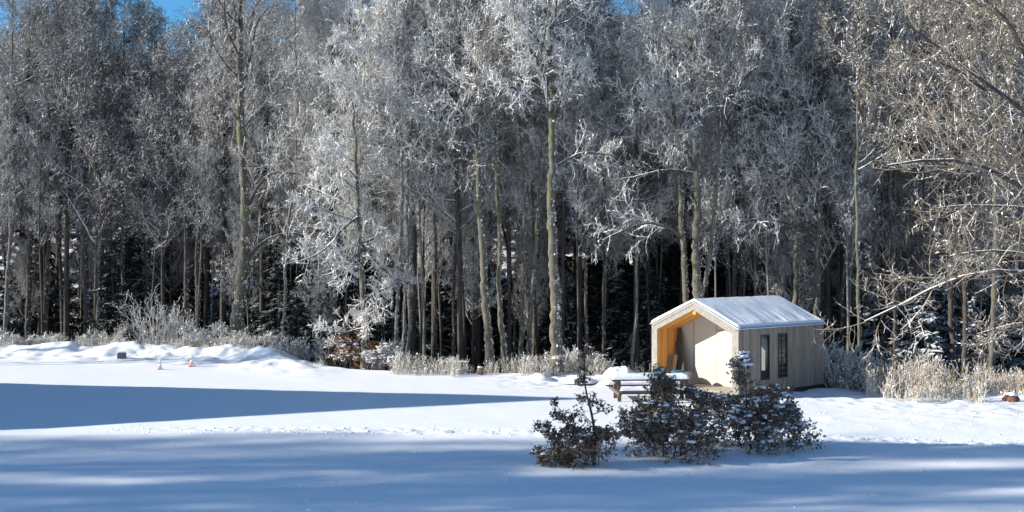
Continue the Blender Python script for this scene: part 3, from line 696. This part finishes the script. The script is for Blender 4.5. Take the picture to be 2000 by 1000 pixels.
# roof deck and its snow
mb = MB(); ring(mb, prof(-.02), prof(.1), -.0, L + .02, (1, 2)); mb.build('roof', M['dark'], hut)
def roof_snow():
    ny_, ns = 150, 90
    y = np.linspace(-.07, L + .07, ny_); s = np.linspace(-1, 1, ns)
    Yg, Sg = np.meshgrid(y, s, indexing='ij')
    xh = W/2 + .05
    x = -W/2 + Sg * xh; zb = HR + .03 - np.abs(Sg) * xh * rise
    ey = np.minimum(Yg + .07, L + .07 - Yg); es = (1 - np.abs(Sg)) * xh
    e = np.clip(np.minimum(ey, es) / .09, 0, 1); prof_ = np.sqrt(np.clip(1 - (1 - e)**2, 0, 1)) * (1 + .12*fbm(Yg*2.1, x*2.1, 2))
    th = .10 + .02*fbm(x*1.2, Yg*1.2, 3)
    streak = fbm(Yg*3.4 + .5*x, x*.35 + 4, 3)          # ridges running down the slope
    low = sstep(.25, .8, np.abs(Sg))
    th = th + streak * .045 * low * sstep(.05, .3, es)
    z = zb + prof_ * th + .03*np.exp(-(Sg*6)**2)*-.6
    V = np.stack([x, Yg, z], -1).reshape(-1, 3); id_ = np.arange(ny_*ns).reshape(ny_, ns)
    Fq = np.stack([id_[:-1,:-1], id_[1:,:-1], id_[1:,1:], id_[:-1,1:]], -1).reshape(-1, 4)[:, ::-1]
    V2 = V.copy(); V2[:, 2] = (zb - .02).reshape(-1); o = len(V)
    bd = np.concatenate([id_[0, :], id_[1:, -1], id_[-1, -2::-1], id_[-2:0:-1, 0]]); b2 = np.roll(bd, -1)
    Fs = np.stack([bd, b2, b2 + o, bd + o], -1)
    return np_mesh('roof_snow', np.concatenate([V, V2]), [Fq, Fs, (Fq + o)[:, ::-1]], [M['snowcap']], None, True)
link('roof_snow', roof_snow(), hut)

# things in the porch (own objects, placed in the hut's frame)
ca, sa = math.cos(A), math.sin(A)
def hw(x, y, z=0.): return (7.593 + x*ca + y*sa, 34.265 - x*sa + y*ca, z)
def hut_thing(mb_list, name, label, cat, x, y, z, rz=0., group=None):
    r = empty(name, hw(x, y, z), -A + rz, label, cat, group)
    for nm, mb, m, kw in mb_list: mb.build(nm, m, r, **kw)
    return r
fl = zf + .06
M['board_tan'] = wood('tan_board', (.45,.27,.12), (.60,.38,.18), 'X', 50, 1, (3, 3, .3))
o = MB().bar((0, 0, 0), (.0, .35, 1.0), .24, .03, (0, -1, 0)).build('leaning_board', M['board_tan'], None, bevel=.004); o.location = hw(-3.42, .45, fl); o.rotation_euler = (0, 0, -A + .25)
tag(o, 'short tan board leaning inside the orange porch wall', 'board')
o = MB().bar((0, 0, 0), (-.05, .3, 1.0), .2, .03, (0, -1, 0)).build('leaning_board', M['clad_x'], None, bevel=.004); o.location = hw(-3.55, .3, fl); o.rotation_euler = (0, 0, -A)
tag(o, 'short grey board leaning left of the tan one in the porch', 'board')
for i, (xa, xb, hh, yy) in enumerate(((-3.30, -3.56, 1.75, .72), (-2.93, -3.50, 1.95, .62), (-3.12, -3.55, 1.5, .66))):
    o = MB().bar((xa, yy, fl), (xb, PD - .06 - .05*i, fl + hh), .16, .04, (0, -1, 0)).build('dark_plank', M['board_dark'], None, bevel=.004)
    for v_ in o.data.vertices: v_.co = Vector((v_.co.x - xa, v_.co.y - yy, v_.co.z - fl))
    o.location = hw(xa, yy, fl); o.rotation_euler = (0, 0, -A)
    tag(o, ('dark plank upright against the porch corner', 'longest slanting dark plank leaning on the cream porch wall', 'shortest dark plank between the other two in the porch corner')[i], 'plank', 'dark planks in the porch corner')
mbl, nt, b = mat('blue_lid', (.03,.12,.20), .5)
mgr, nt, b = mat('bin_grey', (.07,.08,.09), .5)
hut_thing([('body', MB().lathe([(.20, 0), (.25, .42)], 20), mgr, dict(smooth=False)), ('lid', MB().lathe([(.27, .42), (.275, .46), (.22, .50), (0.02, .515)], 20), mbl, dict())],
          'storage_bin', 'dark round bin with a blue lid standing in front of the porch wall', 'bin', -2.95, .35, fl)
mtr, nt, b = mat('round_stone', (.13,.12,.11), .85); bump(nt, b, noise(nt, 8, 5, coords(nt)), .5, .03)
hut_thing([('log_round', MB().lathe([(.10, 0), (.27, .10), (.30, .26), (.24, .42), (.12, .50), (.01, .52)], 18, jag=.05), mtr, dict(smooth=True))],
          'boulder', 'grey rounded boulder beside the blue-lidded bin at the porch', 'boulder', -2.35, .2, fl)

# ------------------------------------------------------------------ picnic table
def snow_slab(x0, x1, y0, y1, z, t, name, parent, seed=0):
    n, m = 60, 24; X, Y_ = np.meshgrid(np.linspace(x0, x1, n), np.linspace(y0, y1, m), indexing='ij')
    e = np.minimum(np.minimum(X - x0, x1 - X), np.minimum(Y_ - y0, y1 - Y_)); k = np.clip(e / (t*.8), 0, 1); k = np.sqrt(1 - (1 - k)**2)
    Z = z + .002 + k * (t + .35*t*fbm(X*2 + seed, Y_*2 + seed, 3))
    id_ = np.arange(n*m).reshape(n, m); Fq = np.stack([id_[:-1,:-1], id_[1:,:-1], id_[1:,1:], id_[:-1,1:]], -1).reshape(-1, 4)
    V = np.stack([X, Y_, Z], -1).reshape(-1, 3); V2 = V.copy(); V2[:, 2] = z + .001
    return link(name, np_mesh(name, np.concatenate([V, V2]), [Fq, Fq[:, ::-1] + n*m], [M['snowcap']], None, True), parent)
M['twood'] = wood('table_wood', (.11,.085,.065), (.19,.15,.12), 'Y', 50, 1, (.4, 4, 4))
tbx, tby = 4.52, 33.9
tb = empty('picnic_table', (tbx, tby, tz(tbx, tby) - .03), R(4), 'dark wooden picnic table with benches under thick snow before the hut', 'picnic table')
mb = MB()
for i in range(4): mb.box((-1.30, -.36 + i*.185, .70), (1.30, -.36 + i*.185 + .165, .745))
mb.build('tabletop', M['twood'], tb, bevel=.004); snow_slab(-1.29, 1.29, -.36, .36, .745, .13, 'table_snow', tb)
for sg in (-1, 1):
    mb = MB().box((-1.30 + (.2 if sg < 0 else 0), sg*.80 - .13, .40), (1.30 + (.25 if sg < 0 else 0), sg*.80 + .13, .45)); bo = mb.build('bench', M['twood'], tb, bevel=.004)
    bo['label'] = 'near bench plank' if sg < 0 else 'far bench plank'
    snow_slab(-1.28 + (.2 if sg < 0 else 0), 1.28 + (.25 if sg < 0 else 0), sg*.80 - .125, sg*.80 + .125, .45, .09, 'bench_snow', tb, sg)
for xe in (-1.12, 1.12):
    MB().box((xe - .05, -.98, .29), (xe + .05, .98, .395)).build('cross_beam', M['twood'], tb, bevel=.004)
    MB().box((xe - .05, -.36, .60), (xe + .05, .36, .698)).build('top_beam', M['twood'], tb, bevel=.004)
    for sg in (-1, 1): MB().bar((xe + .075, sg*.42, -.05), (xe + .075, sg*.28, .69), .05, .12, (1, 0, 0)).build('leg', M['twood'], tb)
MB().box((-1.1, -.04, .22), (1.1, .04, .29)).build('stretcher', M['twood'], tb)

# ------------------------------------------------------------------ dark-leaved beech saplings in front
M['leaf'], nt, b = mat('dry_leaf', (.05,.035,.03), .38)
oi = N(nt, 'ShaderNodeNewGeometry').outputs['Random Per Island']
nt.links.new(ramp(nt, oi, [(0, (.075,.07,.055)), (.5, (.15,.13,.10)), (.9, (.23,.165,.115)), (1., (.42,.19,.08))]), b.inputs['Base Color'])
M['leaf_orange'], nt, b = mat('orange_leaf', (.35,.14,.03), .6)
oi = N(nt, 'ShaderNodeNewGeometry').outputs['Random Per Island']
nt.links.new(ramp(nt, oi, [(0, (.22,.09,.03)), (.6, (.40,.18,.05)), (1., (.5,.28,.12))]), b.inputs['Base Color'])
M['sapbark'] = bark_mat('sapling_bark', (.035,.03,.028), (.08,.07,.065), .75, 1.0)
def leaves(P, n, size, rg):
    """folded pointed leaves hanging along twigs P [N,K,3]"""
    t = rg.random((len(P), n)); p, d = sample(P, t); p = p.reshape(-1, 3); m = len(p)
    ax = nrm(rg.normal(size=(m, 3)) * .8 + np.array([0, 0, -.55])); sdv = nrm(np.cross(ax, rg.normal(size=(m, 3)))); up = np.cross(sdv, ax)
    L_ = (size * (.5 + .85*rg.random(m)))[:, None]; Wd = L_ * (.18 + .16*rg.random((m, 1)))
    v0 = p; v1 = p + ax*L_*.3 + sdv*Wd + up*L_*.08; v2 = p + ax*L_*.3 - sdv*Wd + up*L_*.08
    v3 = p + ax*L_*.7 + sdv*Wd*.85 + up*L_*.1; v4 = p + ax*L_*.7 - sdv*Wd*.85 + up*L_*.1; v5 = p + ax*L_ - up*L_*.05; vc = p + ax*L_*.5 - up*L_*.06
    V = np.stack([v0, v1, v3, v5, v4, v2, vc], 1).reshape(-1, 3)
    b_ = np.arange(m)[:, None] * 7
    return V, np.concatenate([b_ + np.array([0, 1, 2, 6]), b_ + np.array([6, 2, 3, 3])[[0,1,2,2]] if False else b_ + np.array([0, 6, 4, 5])]), np.concatenate([b_ + np.array([6, 2, 3]), b_ + np.array([6, 3, 4])])
def lumps(P, rg, size=(.03, .09), flat=.5):
    """small irregular pads of snow centred on points P"""
    m = len(P); u = np.linspace(0, np.pi, 5)[1:-1]; a = np.arange(6)/6*2*np.pi
    ring_ = np.stack([np.outer(np.sin(u), np.cos(a)), np.outer(np.sin(u), np.sin(a)), np.outer(np.cos(u), np.ones(6))], -1).reshape(-1, 3)
    T = np.concatenate([[[0, 0, 1]], ring_, [[0, 0, -1]]])                    # 20 verts
    s = size[0] + (size[1] - size[0]) * rg.random(m)**2
    sx = s[:, None] * (1 + .5*rg.normal(size=(m, 3))).clip(.5, 2.2); sx[:, 2] = s*flat
    V = P[:, None] + T[None] * sx[:, None] * (1 + .22*rg.normal(size=(m, 20, 1)))
    f3 = []; f4 = []
    for i in range(6):
        j = (i + 1) % 6; f3 += [(0, 1 + i, 1 + j), (19, 13 + j, 13 + i)]
        for k in range(2): f4.append((1 + k*6 + i, 7 + k*6 + i, 7 + k*6 + j, 1 + k*6 + j))
    b_ = np.arange(m)[:, None, None] * 20
    return V.reshape(-1, 3), (b_ + np.array(f4)[None]).reshape(-1, 4), (b_ + np.array(f3)[None]).reshape(-1, 3)
def sapling(label, x, y, stems, spread, n1, n2, n3, nl, seed, t0=.08, top=.15, lsize=.068, nsnow=200, low=1.0, lm='leaf', name='beech_sapling', cat='sapling', lump=(.03,.10), clear=None):
    rg = np.random.default_rng(seed); z = tz(x, y) - .05
    root = empty(name, (x, y, z), 0, label, cat)
    Ps, Rs = [], []
    for (dx, dy, lx, ly, h, r) in stems:
        q = smooth_path([(dx, dy, 0), (dx + lx*.4 + .05*rg.normal(), dy + ly*.4, h*.35), (dx + lx*.7 + .04*rg.normal(), dy + ly*.7, h*.7), (dx + lx, dy + ly, h)], 12)
        Ps.append(q); Rs.append(r * np.linspace(1, .2, 12))
    P0, R0 = np.stack(Ps), np.stack(Rs)
    v, f = tubes(P0, R0, 8); link('trunk', np_mesh('trunk', v, [f], [M['sapbark']], None, True), root)
    sh = lambda L_, t: spread * (top + (1 - top)*(1 - t)**low)
    P1, R1 = grow(P0, R0, n1, t0, .99, sh, (50, 88), 7, .07, .14, .5, .006, .3, rg=rg)
    P2, R2 = grow(P1, R1, n2, .2, 1, lambda L_, t: .42*L_*(1.1 - .5*t) + .06, (30, 60), 5, .03, .15, .6, .0035, .4, flat=.4, rg=rg)
    P3, R3 = grow(P2, R2, n3, .2, 1, lambda L_, t: .10 + .3*L_, (30, 60), 3, .0, .2, .7, .0025, .6, flat=.4, rg=rg)
    v, f = join([tubes(P1, R1, 4), tubes(P2, R2, 3), tubes(P3, R3, 3)])
    link('branches', np_mesh('branches', v, [f], [M['sapbark']]), root)
    V1, Fa, Fb = leaves(P3, nl, lsize, rg)
    link('leaves', np_mesh('leaves', V1, [Fa, Fb], [M[lm]]), root)
    if nsnow:
        pp = P2.reshape(-1, 3); # snow lies on the outer and upper boughs, in patches
        key = vnoise(pp[:, 0]*2.6 + seed, pp[:, 2]*2.6 + pp[:, 1]); sel = np.argsort(-key)[:nsnow*3]; sel = rg.choice(sel, min(nsnow, len(sel)), False)
        c = pp[sel] + np.array([0, 0, .02]); V, f4, f3 = lumps(c, rg, lump, .42)
        link('snow_pads', np_mesh('snow_pads', V, [f4, f3], [M['snowcap']], None, True), root)
    for c_ in root.children:
        if c_.name.startswith('snow_pads'): c_['kind'] = 'stuff'
    return root
sapling('slim dark-leaved beech sapling with one tall bare-tipped stem, leftmost of the three dark bushes', *xz(1160, 23.3),
        [(0, 0, -.20, 0, 2.75, .042), (-.1, .1, -1.15, -.1, 1.0, .010), (-.2, -.1, -1.2, -.1, .35, .010), (-.1, 0, -.75, .1, 1.45, .009), (-.05, 0, -.5, .1, .85, .009), (-.1, -.1, -.55, 0, .4, .009), (.1, 0, .1, 0, .9, .008)], 0.68, 12, 6, 4, 4, 3, t0=.08, top=.05, nsnow=300, low=1.25, lump=(.02,.06))
sapling('broad dense dark-leaved beech bush in the middle of the three dark bushes', *xz(1303, 24.4),
        [(0, 0, -.05, 0, 2.15, .035), (-.25, .1, -.5, -.1, 1.15, .02), (.3, 0, .5, .1, 1.6, .02), (.1, -.2, .3, -.3, 1.1, .02), (-.1, -.1, -.2, -.1, 1.6, .02)], 0.9, 17, 8, 6, 4, 8, t0=.05, top=.2, nsnow=750, low=.9, lump=(.025,.085))
sapling('dark-leaved beech bush with reddish tip and blue-shaded snow pads, rightmost of the three dark bushes', *xz(1475, 25.3),
        [(-.1, 0, -.2, 0, 2.35, .035), (.2, .1, .45, .1, 1.5, .02), (-.3, .1, -.5, 0, 1.3, .02), (.35, -.1, .55, -.1, .9, .02), (0, -.2, -.1, -.2, 1.2, .02)], .95, 16, 8, 6, 4, 9, t0=.03, top=.16, nsnow=900, low=.9, lump=(.03,.10))
sapling('small shrub with orange dead leaves at the foot of the snow-laden drooping tree', *xz(684, 44.6),
        [(0, 0, .1, 0, 2.0, .03), (.4, .1, .4, 0, 1.2, .02), (-.2, 0, -.2, 0, 1.5, .02)], .8, 12, 7, 4, 3, 12, lm='leaf_orange', nsnow=260, lump=(.03,.09), name='orange_shrub', cat='shrub')
sapling('snow-laden low shrub with few pale brown leaves beside three pale stems', *xz(745, 43.4),
        [(0, 0, .1, 0, 1.1, .02), (.4, .1, .4, 0, .9, .02), (-.4, 0, -.3, 0, .8, .02)], .7, 10, 6, 4, 1, 14, lm='leaf_orange', nsnow=420, lump=(.03,.08), name='snowy_shrub', cat='shrub')

# ------------------------------------------------------------------ bare shrubs and snowy brush
def shrub(label, x, y, n, h, spread, seed, m='twig_frost', tw=.009, r=.016, n1=9, n2=6, n3=3, name='bare_shrub', ang=(25, 55), arch=0., group=None, nsn=500):
    rg = np.random.default_rng(seed); root = empty(name, (x, y, tz(x, y) - .08), 0, label, 'shrub', group)
    P = []
    for i in range(n):
        a = rg.random()*6.28; b0 = rg.random()*.25*spread; k = rg.random()**.7 * spread; hh = h*(.55 + .5*rg.random())
        q = [(b0*math.cos(a), b0*math.sin(a)*.6, 0), ((b0 + k*.35)*math.cos(a), (b0 + k*.35)*math.sin(a)*.6, hh*.5), ((b0 + k*.75)*math.cos(a), (b0 + k*.75)*math.sin(a)*.6, hh*(.88 + arch*.12)), ((b0 + k*1.1)*math.cos(a), (b0 + k*1.1)*math.sin(a)*.6, hh*(1 - arch*.4))]
        P.append(smooth_path(q, 9))
    P0 = np.stack(P); R0 = r * np.linspace(1, .35, 9)[None].repeat(n, 0)
    v, f = tubes(P0, R0, 5); link('stems', np_mesh('stems', v, [f], [M[m]]), root)
    P1, R1 = grow(P0, R0, n1, .15, .98, lambda L_, t: .35*L_*(1.1 - .6*t), ang, 5, .06, .14, .6, tw, .5, rg=rg)
    P2, R2 = grow(P1, R1, n2, .15, 1, lambda L_, t: .4*L_ + .04, (30, 60), 3, .03, .2, .8, tw*.9, .6, rg=rg)
    out = [tubes(P1, R1, 3), tubes(P2, R2, 3)]
    if n3: P3, R3 = grow(P2, R2, n3, .1, 1, lambda L_, t: .3*L_ + .04, (30, 70), 3, 0, .2, .9, tw*.8, .6, rg=rg); out.append(tubes(P3, R3, 3))
    v, f = join(out); v2, f2 = tufts(P2, nsn, rg, (.012, .04)); link('twigs', np_mesh('twigs', np.concatenate([v, v2]), [f, f2 + len(v)], [M[m], M['tuft']], [0, 1]), root)
    return root
M['twig_snowy'] = bark_mat('twigs_snowy', (.22,.20,.18), (.36,.34,.31), -.35, .15, .9, 2.)
shrub('large bare shrub fanning up pale stems on the left bank', *xz(305, 54), 17, 3.3, 2.1, 1, 'twig_frost', .011, .022, 9, 4, 0, 'bare_shrub', (25, 45))
shrub('bare upright shrub right of the large fanning one', *xz(358, 54.5), 8, 3.0, .8, 2, 'twig_frost', .011, .02, 9, 4, 0, 'bare_shrub', (25, 45))
shrub('high white snow-laden bush at the foot of the leaning tree', *xz(408, 50.4), 22, 1.5, 1.3, 3, 'twig_snowy', .016, .022, 9, 6, 3, 'snowy_bush', (25, 60), .6, nsn=3500)
shrub('lower wide snowy bush right of the leaning tree foot', *xz(490, 49.5), 24, .95, 1.7, 4, 'twig_snowy', .013, .018, 9, 6, 3, 'snowy_bush', (25, 60), .7, nsn=3500)
shrub('snowy bramble at the far left end of the bank', *xz(30, 53.5), 20, 1.1, 2.0, 5, 'twig_snowy', .013, .018, 8, 5, 2, 'snowy_bush', (25, 60), .6, nsn=3500)
shrub('snowy bramble left of the pale birch-like trunk', *xz(120, 54.5), 16, 1.4, 1.8, 6, 'twig_frost', .012, .018, 8, 5, 2, 'snowy_bush', (25, 60), .5)
shrub('pale rounded thicket below the left trunk pair', *xz(200, 55), 14, 2.0, 1.3, 7, 'twig_frost', .010, .014, 10, 6, 3, 'snowy_bush', (25, 60), .3)
shrub('tangled snowy brush against the right wall of the hut', *xz(1640, 38.5), 14, 2.4, 1.5, 8, 'twig_frost', .012, .02, 7, 5, 2, 'brush', (30, 70), .7)
shrub('low brown brush between hut and reeds', *xz(1668, 36.8), 14, .8, 1.0, 9, 'twig_brown', .010, .014, 8, 5, 2, 'brush', (30, 70), .6)
shrub('dark brush in the hollow left of the orange-leaved shrub', *xz(610, 47.5), 14, 1.3, 1.8, 10, 'twig_grey', .009, .014, 8, 5, 2, 'brush', (30, 70), .5)
shrub('frosty brush behind the foot of the tall bright trunk', *xz(1125, 42.3), 14, 1.1, 1.1, 13, 'twig_frost', .010, .014, 8, 5, 2, 'brush', (30, 70), .5)

# ------------------------------------------------------------------ frosted weeds and reeds
def weeds(name, label, cat, pts, h, seed, m, w0=.006, lean=.25, heads=0., hm=None):
    rg = np.random.default_rng(seed); pts = np.asarray(pts); n = len(pts)
    z = terrain(pts[:, 0], pts[:, 1]) - .03; hh = h * (.3 + .85*rg.random(n)) * (.8 + 1.3*vnoise(pts[:, 0]*.8 + 7, pts[:, 1]*.8)).clip(.25, 1.6); a = rg.random(n)*6.28; le = lean*rg.random(n)*hh
    K = 5; t = np.linspace(0, 1, K)
    P = np.stack([pts[:, 0:1] + np.outer(le*np.cos(a), t**1.7), pts[:, 1:2] + np.outer(le*np.sin(a), t**1.7), z[:, None] + np.outer(hh, t)], -1)
    Rr = (w0*(.7 + .6*rg.random(n)))[:, None]*np.linspace(1, .5, K)[None]
    P1, R1 = grow(P, Rr, 4, .3, 1, lambda L_, t: .22*L_ + 0*t, (20, 60), 3, .0, .2, 1., w0*.9, .7, rg=rg)
    parts = [tubes(P, Rr, 3), tubes(P1, R1, 3)]
    v, f = join(parts); mats = [M[m]]; F_ = [f]; mi = [0]
    v2, f2 = tufts(P1, int(n*1.3), rg, (.010, .03)); F_.append(f2 + len(v)); mi.append(1); v = np.concatenate([v, v2]); mats.append(M['tuft'])
    if heads:
        k = rg.random(n) < heads; T_ = P[k, -1]; m_ = len(T_)
        Q = np.stack([T_ + np.array([0, 0, -.10]), T_, T_ + np.array([.01, 0, .08])], 1); Rq = np.array([[.004, .016, .004]]).repeat(m_, 0)
        v2, f2 = tubes(Q, Rq, 4); F_.append(f2 + len(v)); mi.append(2); v = np.concatenate([v, v2]); mats.append(M[hm])
    return tag(link(name, np_mesh(name, v, F_, mats, mi)), label, cat, kind='stuff')
M['reed'] = bark_mat('reed_stalk', (.33,.285,.22), (.52,.47,.39), -.2, .4, 1.5, 3)
M['reedhead'] = bark_mat('reed_head', (.32,.22,.13), (.45,.35,.24), .3, .8, 1.2, 6)
M['weed'] = bark_mat('frosted_weed', (.20,.17,.13), (.38,.34,.28), -.1, .4, 1.4, 3)
rg = np.random.default_rng(21)
def band(px0, px1, d0, d1, n, gap=.0):
    out = []
    while len(out) < n:
        px = px0 + (px1 - px0)*rg.random(); y0 = 40.; x = (px - 1000)/2000*y0
        for _ in range(3): e = edge_y(x); y = e + d0 + (d1 - d0)*rg.random(); x = (px - 1000)/2000*y
        if vnoise(np.array(x*1.3), np.array(y*1.3)) > -.5 + gap: out.append((x, y))
    return np.array(out)
pr = []
while len(pr) < 2300:
    y = 33.0 + 5.2*rg.random(); px = 1690 + 350*rg.random(); x = (px - 1000)/2000*y
    if y > 33.6 - .5*math.sin(px*.05) + .35*rg.random() + (.9 if px < 1720 or px > 1930 else 0) and vnoise(np.array(x*1.1), np.array(y*1.1)) > -.25: pr.append((x, y))
weeds('frosted_reeds', 'tan frosted reeds and dead stalks in front of the dark spruces', 'reeds', pr, 1.0, 1, 'reed', .0065, .5, .45, 'reedhead')
weeds('frosted_weeds', 'low frosted weeds along the foot of the middle trunks', 'weeds', band(740, 1200, -1.8, 2.2, 2600, .5), .7, 2, 'weed', .007, .5)
weeds('bank_weeds', 'snowy dead grass along the top of the left bank', 'weeds', band(0, 640, -2.2, 2.2, 2000, .6), .5, 3, 'weed', .008, .6)
weeds('hollow_weeds', 'sparse dark weeds behind the wood edge', 'weeds', band(480, 1300, 1.0, 5.0, 900, .3), .8, 4, 'weed', .007, .5)

# ------------------------------------------------------------------ small things on the snow
M['cone'], nt, b = mat('cone_orange', (.6,.2,.12), .5)
f_ = snow_fac(nt, .35, .7, 7, .9, (.6, -.3, .6)); nt.links.new(mix(nt, f_, (.62,.22,.14), SNOW), b.inputs['Base Color'])
def cone(px, Y, s, label):
    x, y = xz(px, Y); r = empty('traffic_cone', (x, y, tz(x, y) + .01), .3, label, 'traffic cone', 'traffic cones on the bank'); r.scale = (s, s, s)
    MB().lathe([(.15, .03), (.125, .12), (.10, .24)], 20).build('cone_body', M['cone'], r, smooth=True)
    MB().lathe([(.10, .24), (.075, .36)], 20).build('white_band', M['snowcap'], r, smooth=True)
    MB().lathe([(.075, .36), (.05, .48), (.035, .56)], 20).build('cone_tip', M['cone'], r, smooth=True)
    MB().box((-.19, -.19, -.02), (.19, .19, .03)).build('base', M['cone'], r, bevel=.01)
    MB().lathe([(.05, .55), (.075, .58), (.06, .63), (.01, .65)], 14, jag=.08).build('snow_cap', M['snowcap'], r, smooth=True)
cone(375, 44.6, .78, 'orange and white traffic cone with a snow cap, the right and larger one')
cone(313, 43.4, .6, 'small reddish traffic cone, the left and lower one')
x, y = xz(238, 47.5); r = empty('crate', (x, y, tz(x, y) + .02), .4, 'small grey-green crate half sunk in the snowy left bank', 'crate')
mc, nt, b = mat('crate_green', (.17,.18,.15), .7); MB().box((-.2, -.16, -.1), (.2, .16, .22)).build('body', mc, r, bevel=.02); snow_slab(-.19, .19, -.15, .15, .22, .05, 'snow_cap', r)
x, y = xz(893, 42.6); r = empty('log_bench', (x, y, tz(x, y)), .1, 'snow-topped brown log bench at the wood edge', 'bench')
mlog = bark_mat('log_bark', (.20,.13,.07), (.34,.24,.14), 1.5, 2)
P = np.array([[(-.45, 0, .42), (-.2, 0, .425), (.2, 0, .42), (.45, 0, .42)]]); v, f = tubes(P, np.array([[.10, .105, .10, .095]]), 12)
link('seat', np_mesh('seat', v, [f, np.array([list(range(12)), list(range(36, 48))])], [mlog], None, True), r)
for sx_ in (-.3, .3): MB().lathe([(.08, -.1), (.07, .35)], 10, (sx_, 0, 0)).build('leg', mlog, r, smooth=True)
snow_slab(-.44, .44, -.07, .07, .51, .05, 'snow_cap', r)
x, y = xz(938, 41.4); r = empty('tree_stump', (x, y, tz(x, y)), 0, 'small orange-brown stump at the foot of the left bright trunk', 'stump')
MB().lathe([(.16, -.1), (.13, .1), (.12, .28)], 14, jag=.06).build('stump_wood', mat('stump_wood', (.30,.19,.11), .8)[0], r, smooth=False)
MB().lathe([(.125, .281), (.11, .31), (.02, .33)], 14, jag=.06).build('snow_cap', M['snowcap'], r, smooth=True)
def mound(px, Y, rx, ry, h, label, name='snow_heap'):
    x, y = xz(px, Y); n = 40; a = np.linspace(0, 2*np.pi, n, endpoint=False); q = np.linspace(0, 1, 14)
    Rr, Aa = np.meshgrid(q, a, indexing='ij'); X = Rr*np.cos(Aa)*rx; Y_ = Rr*np.sin(Aa)*ry; Z = h*(1 - Rr**2.4)*(1 + .6*fbm(X*1.6 + px, Y_*1.6, 3)) - .06
    id_ = np.arange(n*14).reshape(14, n); F1 = np.stack([id_[:-1], np.roll(id_[:-1], -1, 1), np.roll(id_[1:], -1, 1), id_[1:]], -1).reshape(-1, 4)[:, ::-1]
    o = link(name, np_mesh(name, np.stack([X, Y_, Z], -1), [F1], [M['snowcap']], None, True), None, (x, y, tz(x, y)))
    return tag(o, label, 'snow heap')
mound(1212, 40.0, .85, .7, .62, 'tallest rounded snow heap left of the hut, behind the picnic table')
mound(1052, 39.8, .7, .6, .33, 'low snow heap right of the foot of the left bright trunks')
mound(1130, 39.0, .8, .6, .22, 'flat snow heap between the low heap and the tall heap')
x, y = xz(1975, 33.6); r = empty('rock', (x, y, tz(x, y)), 0, 'reddish brown rock with snow on top in front of the reeds at right', 'rock')
MB().lathe([(.24, -.1), (.25, .08), (.17, .2), (.02, .25)], 12, jag=.12).build('stone', mat('red_rock', (.16,.075,.05), .9)[0], r, smooth=True)
MB().lathe([(.18, .2), (.15, .27), (.02, .31)], 12, (.03, .02, 0), jag=.12).build('snow_cap', M['snowcap'], r, smooth=True)
# kicked up snow clods on the tracks
n = 800; X = rg.uniform(-11, 17, n); Yc = track_y(X) + rg.normal(size=n)*.30
n2 = 420; X2 = rg.uniform(8, 19, n2); Y2 = 30.6 - .1*(X2 - 8) + rg.normal(size=n2)*1.5
n3 = 260; X3 = rg.uniform(-13, 14, n3); Y3 = rg.uniform(18.5, 27, n3)
X = np.concatenate([X, X2, X3]); Yc = np.concatenate([Yc, Y2, Y3])
V, f4, f3 = lumps(np.stack([X, Yc, terrain(X, Yc) + .008], 1), rg, (.006, .030), .6)
tag(link('snow_clods', np_mesh('snow_clods', V, [f4, f3], [M['snowcap']], None, True)), 'small clods of kicked-up snow scattered along the trodden track', 'snow clods', kind='stuff')

# dead leaves lying on the snow round the saplings
n = 70; X = rg.normal(3.4, 2.6, n); Yl = rg.normal(22.9, 1.2, n)
P = np.stack([X, Yl, terrain(X, Yl) + .012], 1)[:, None] + np.array([[0, 0, 0], [.03, .01, 0], [.05, .02, 0]])[None]
V1, Fa, Fb = leaves(P, 1, .05, rg); V1 = V1.reshape(-1, 7, 3); V1[:, :, 2] = V1[:, :1, 2] + (V1[:, :, 2] - V1[:, :1, 2]) * .25 + .008
tag(link('fallen_leaves', np_mesh('fallen_leaves', V1, [Fa, Fb], [M['leaf']])), 'scattered dead leaves on the snow round the dark bushes', 'leaves', kind='stuff')
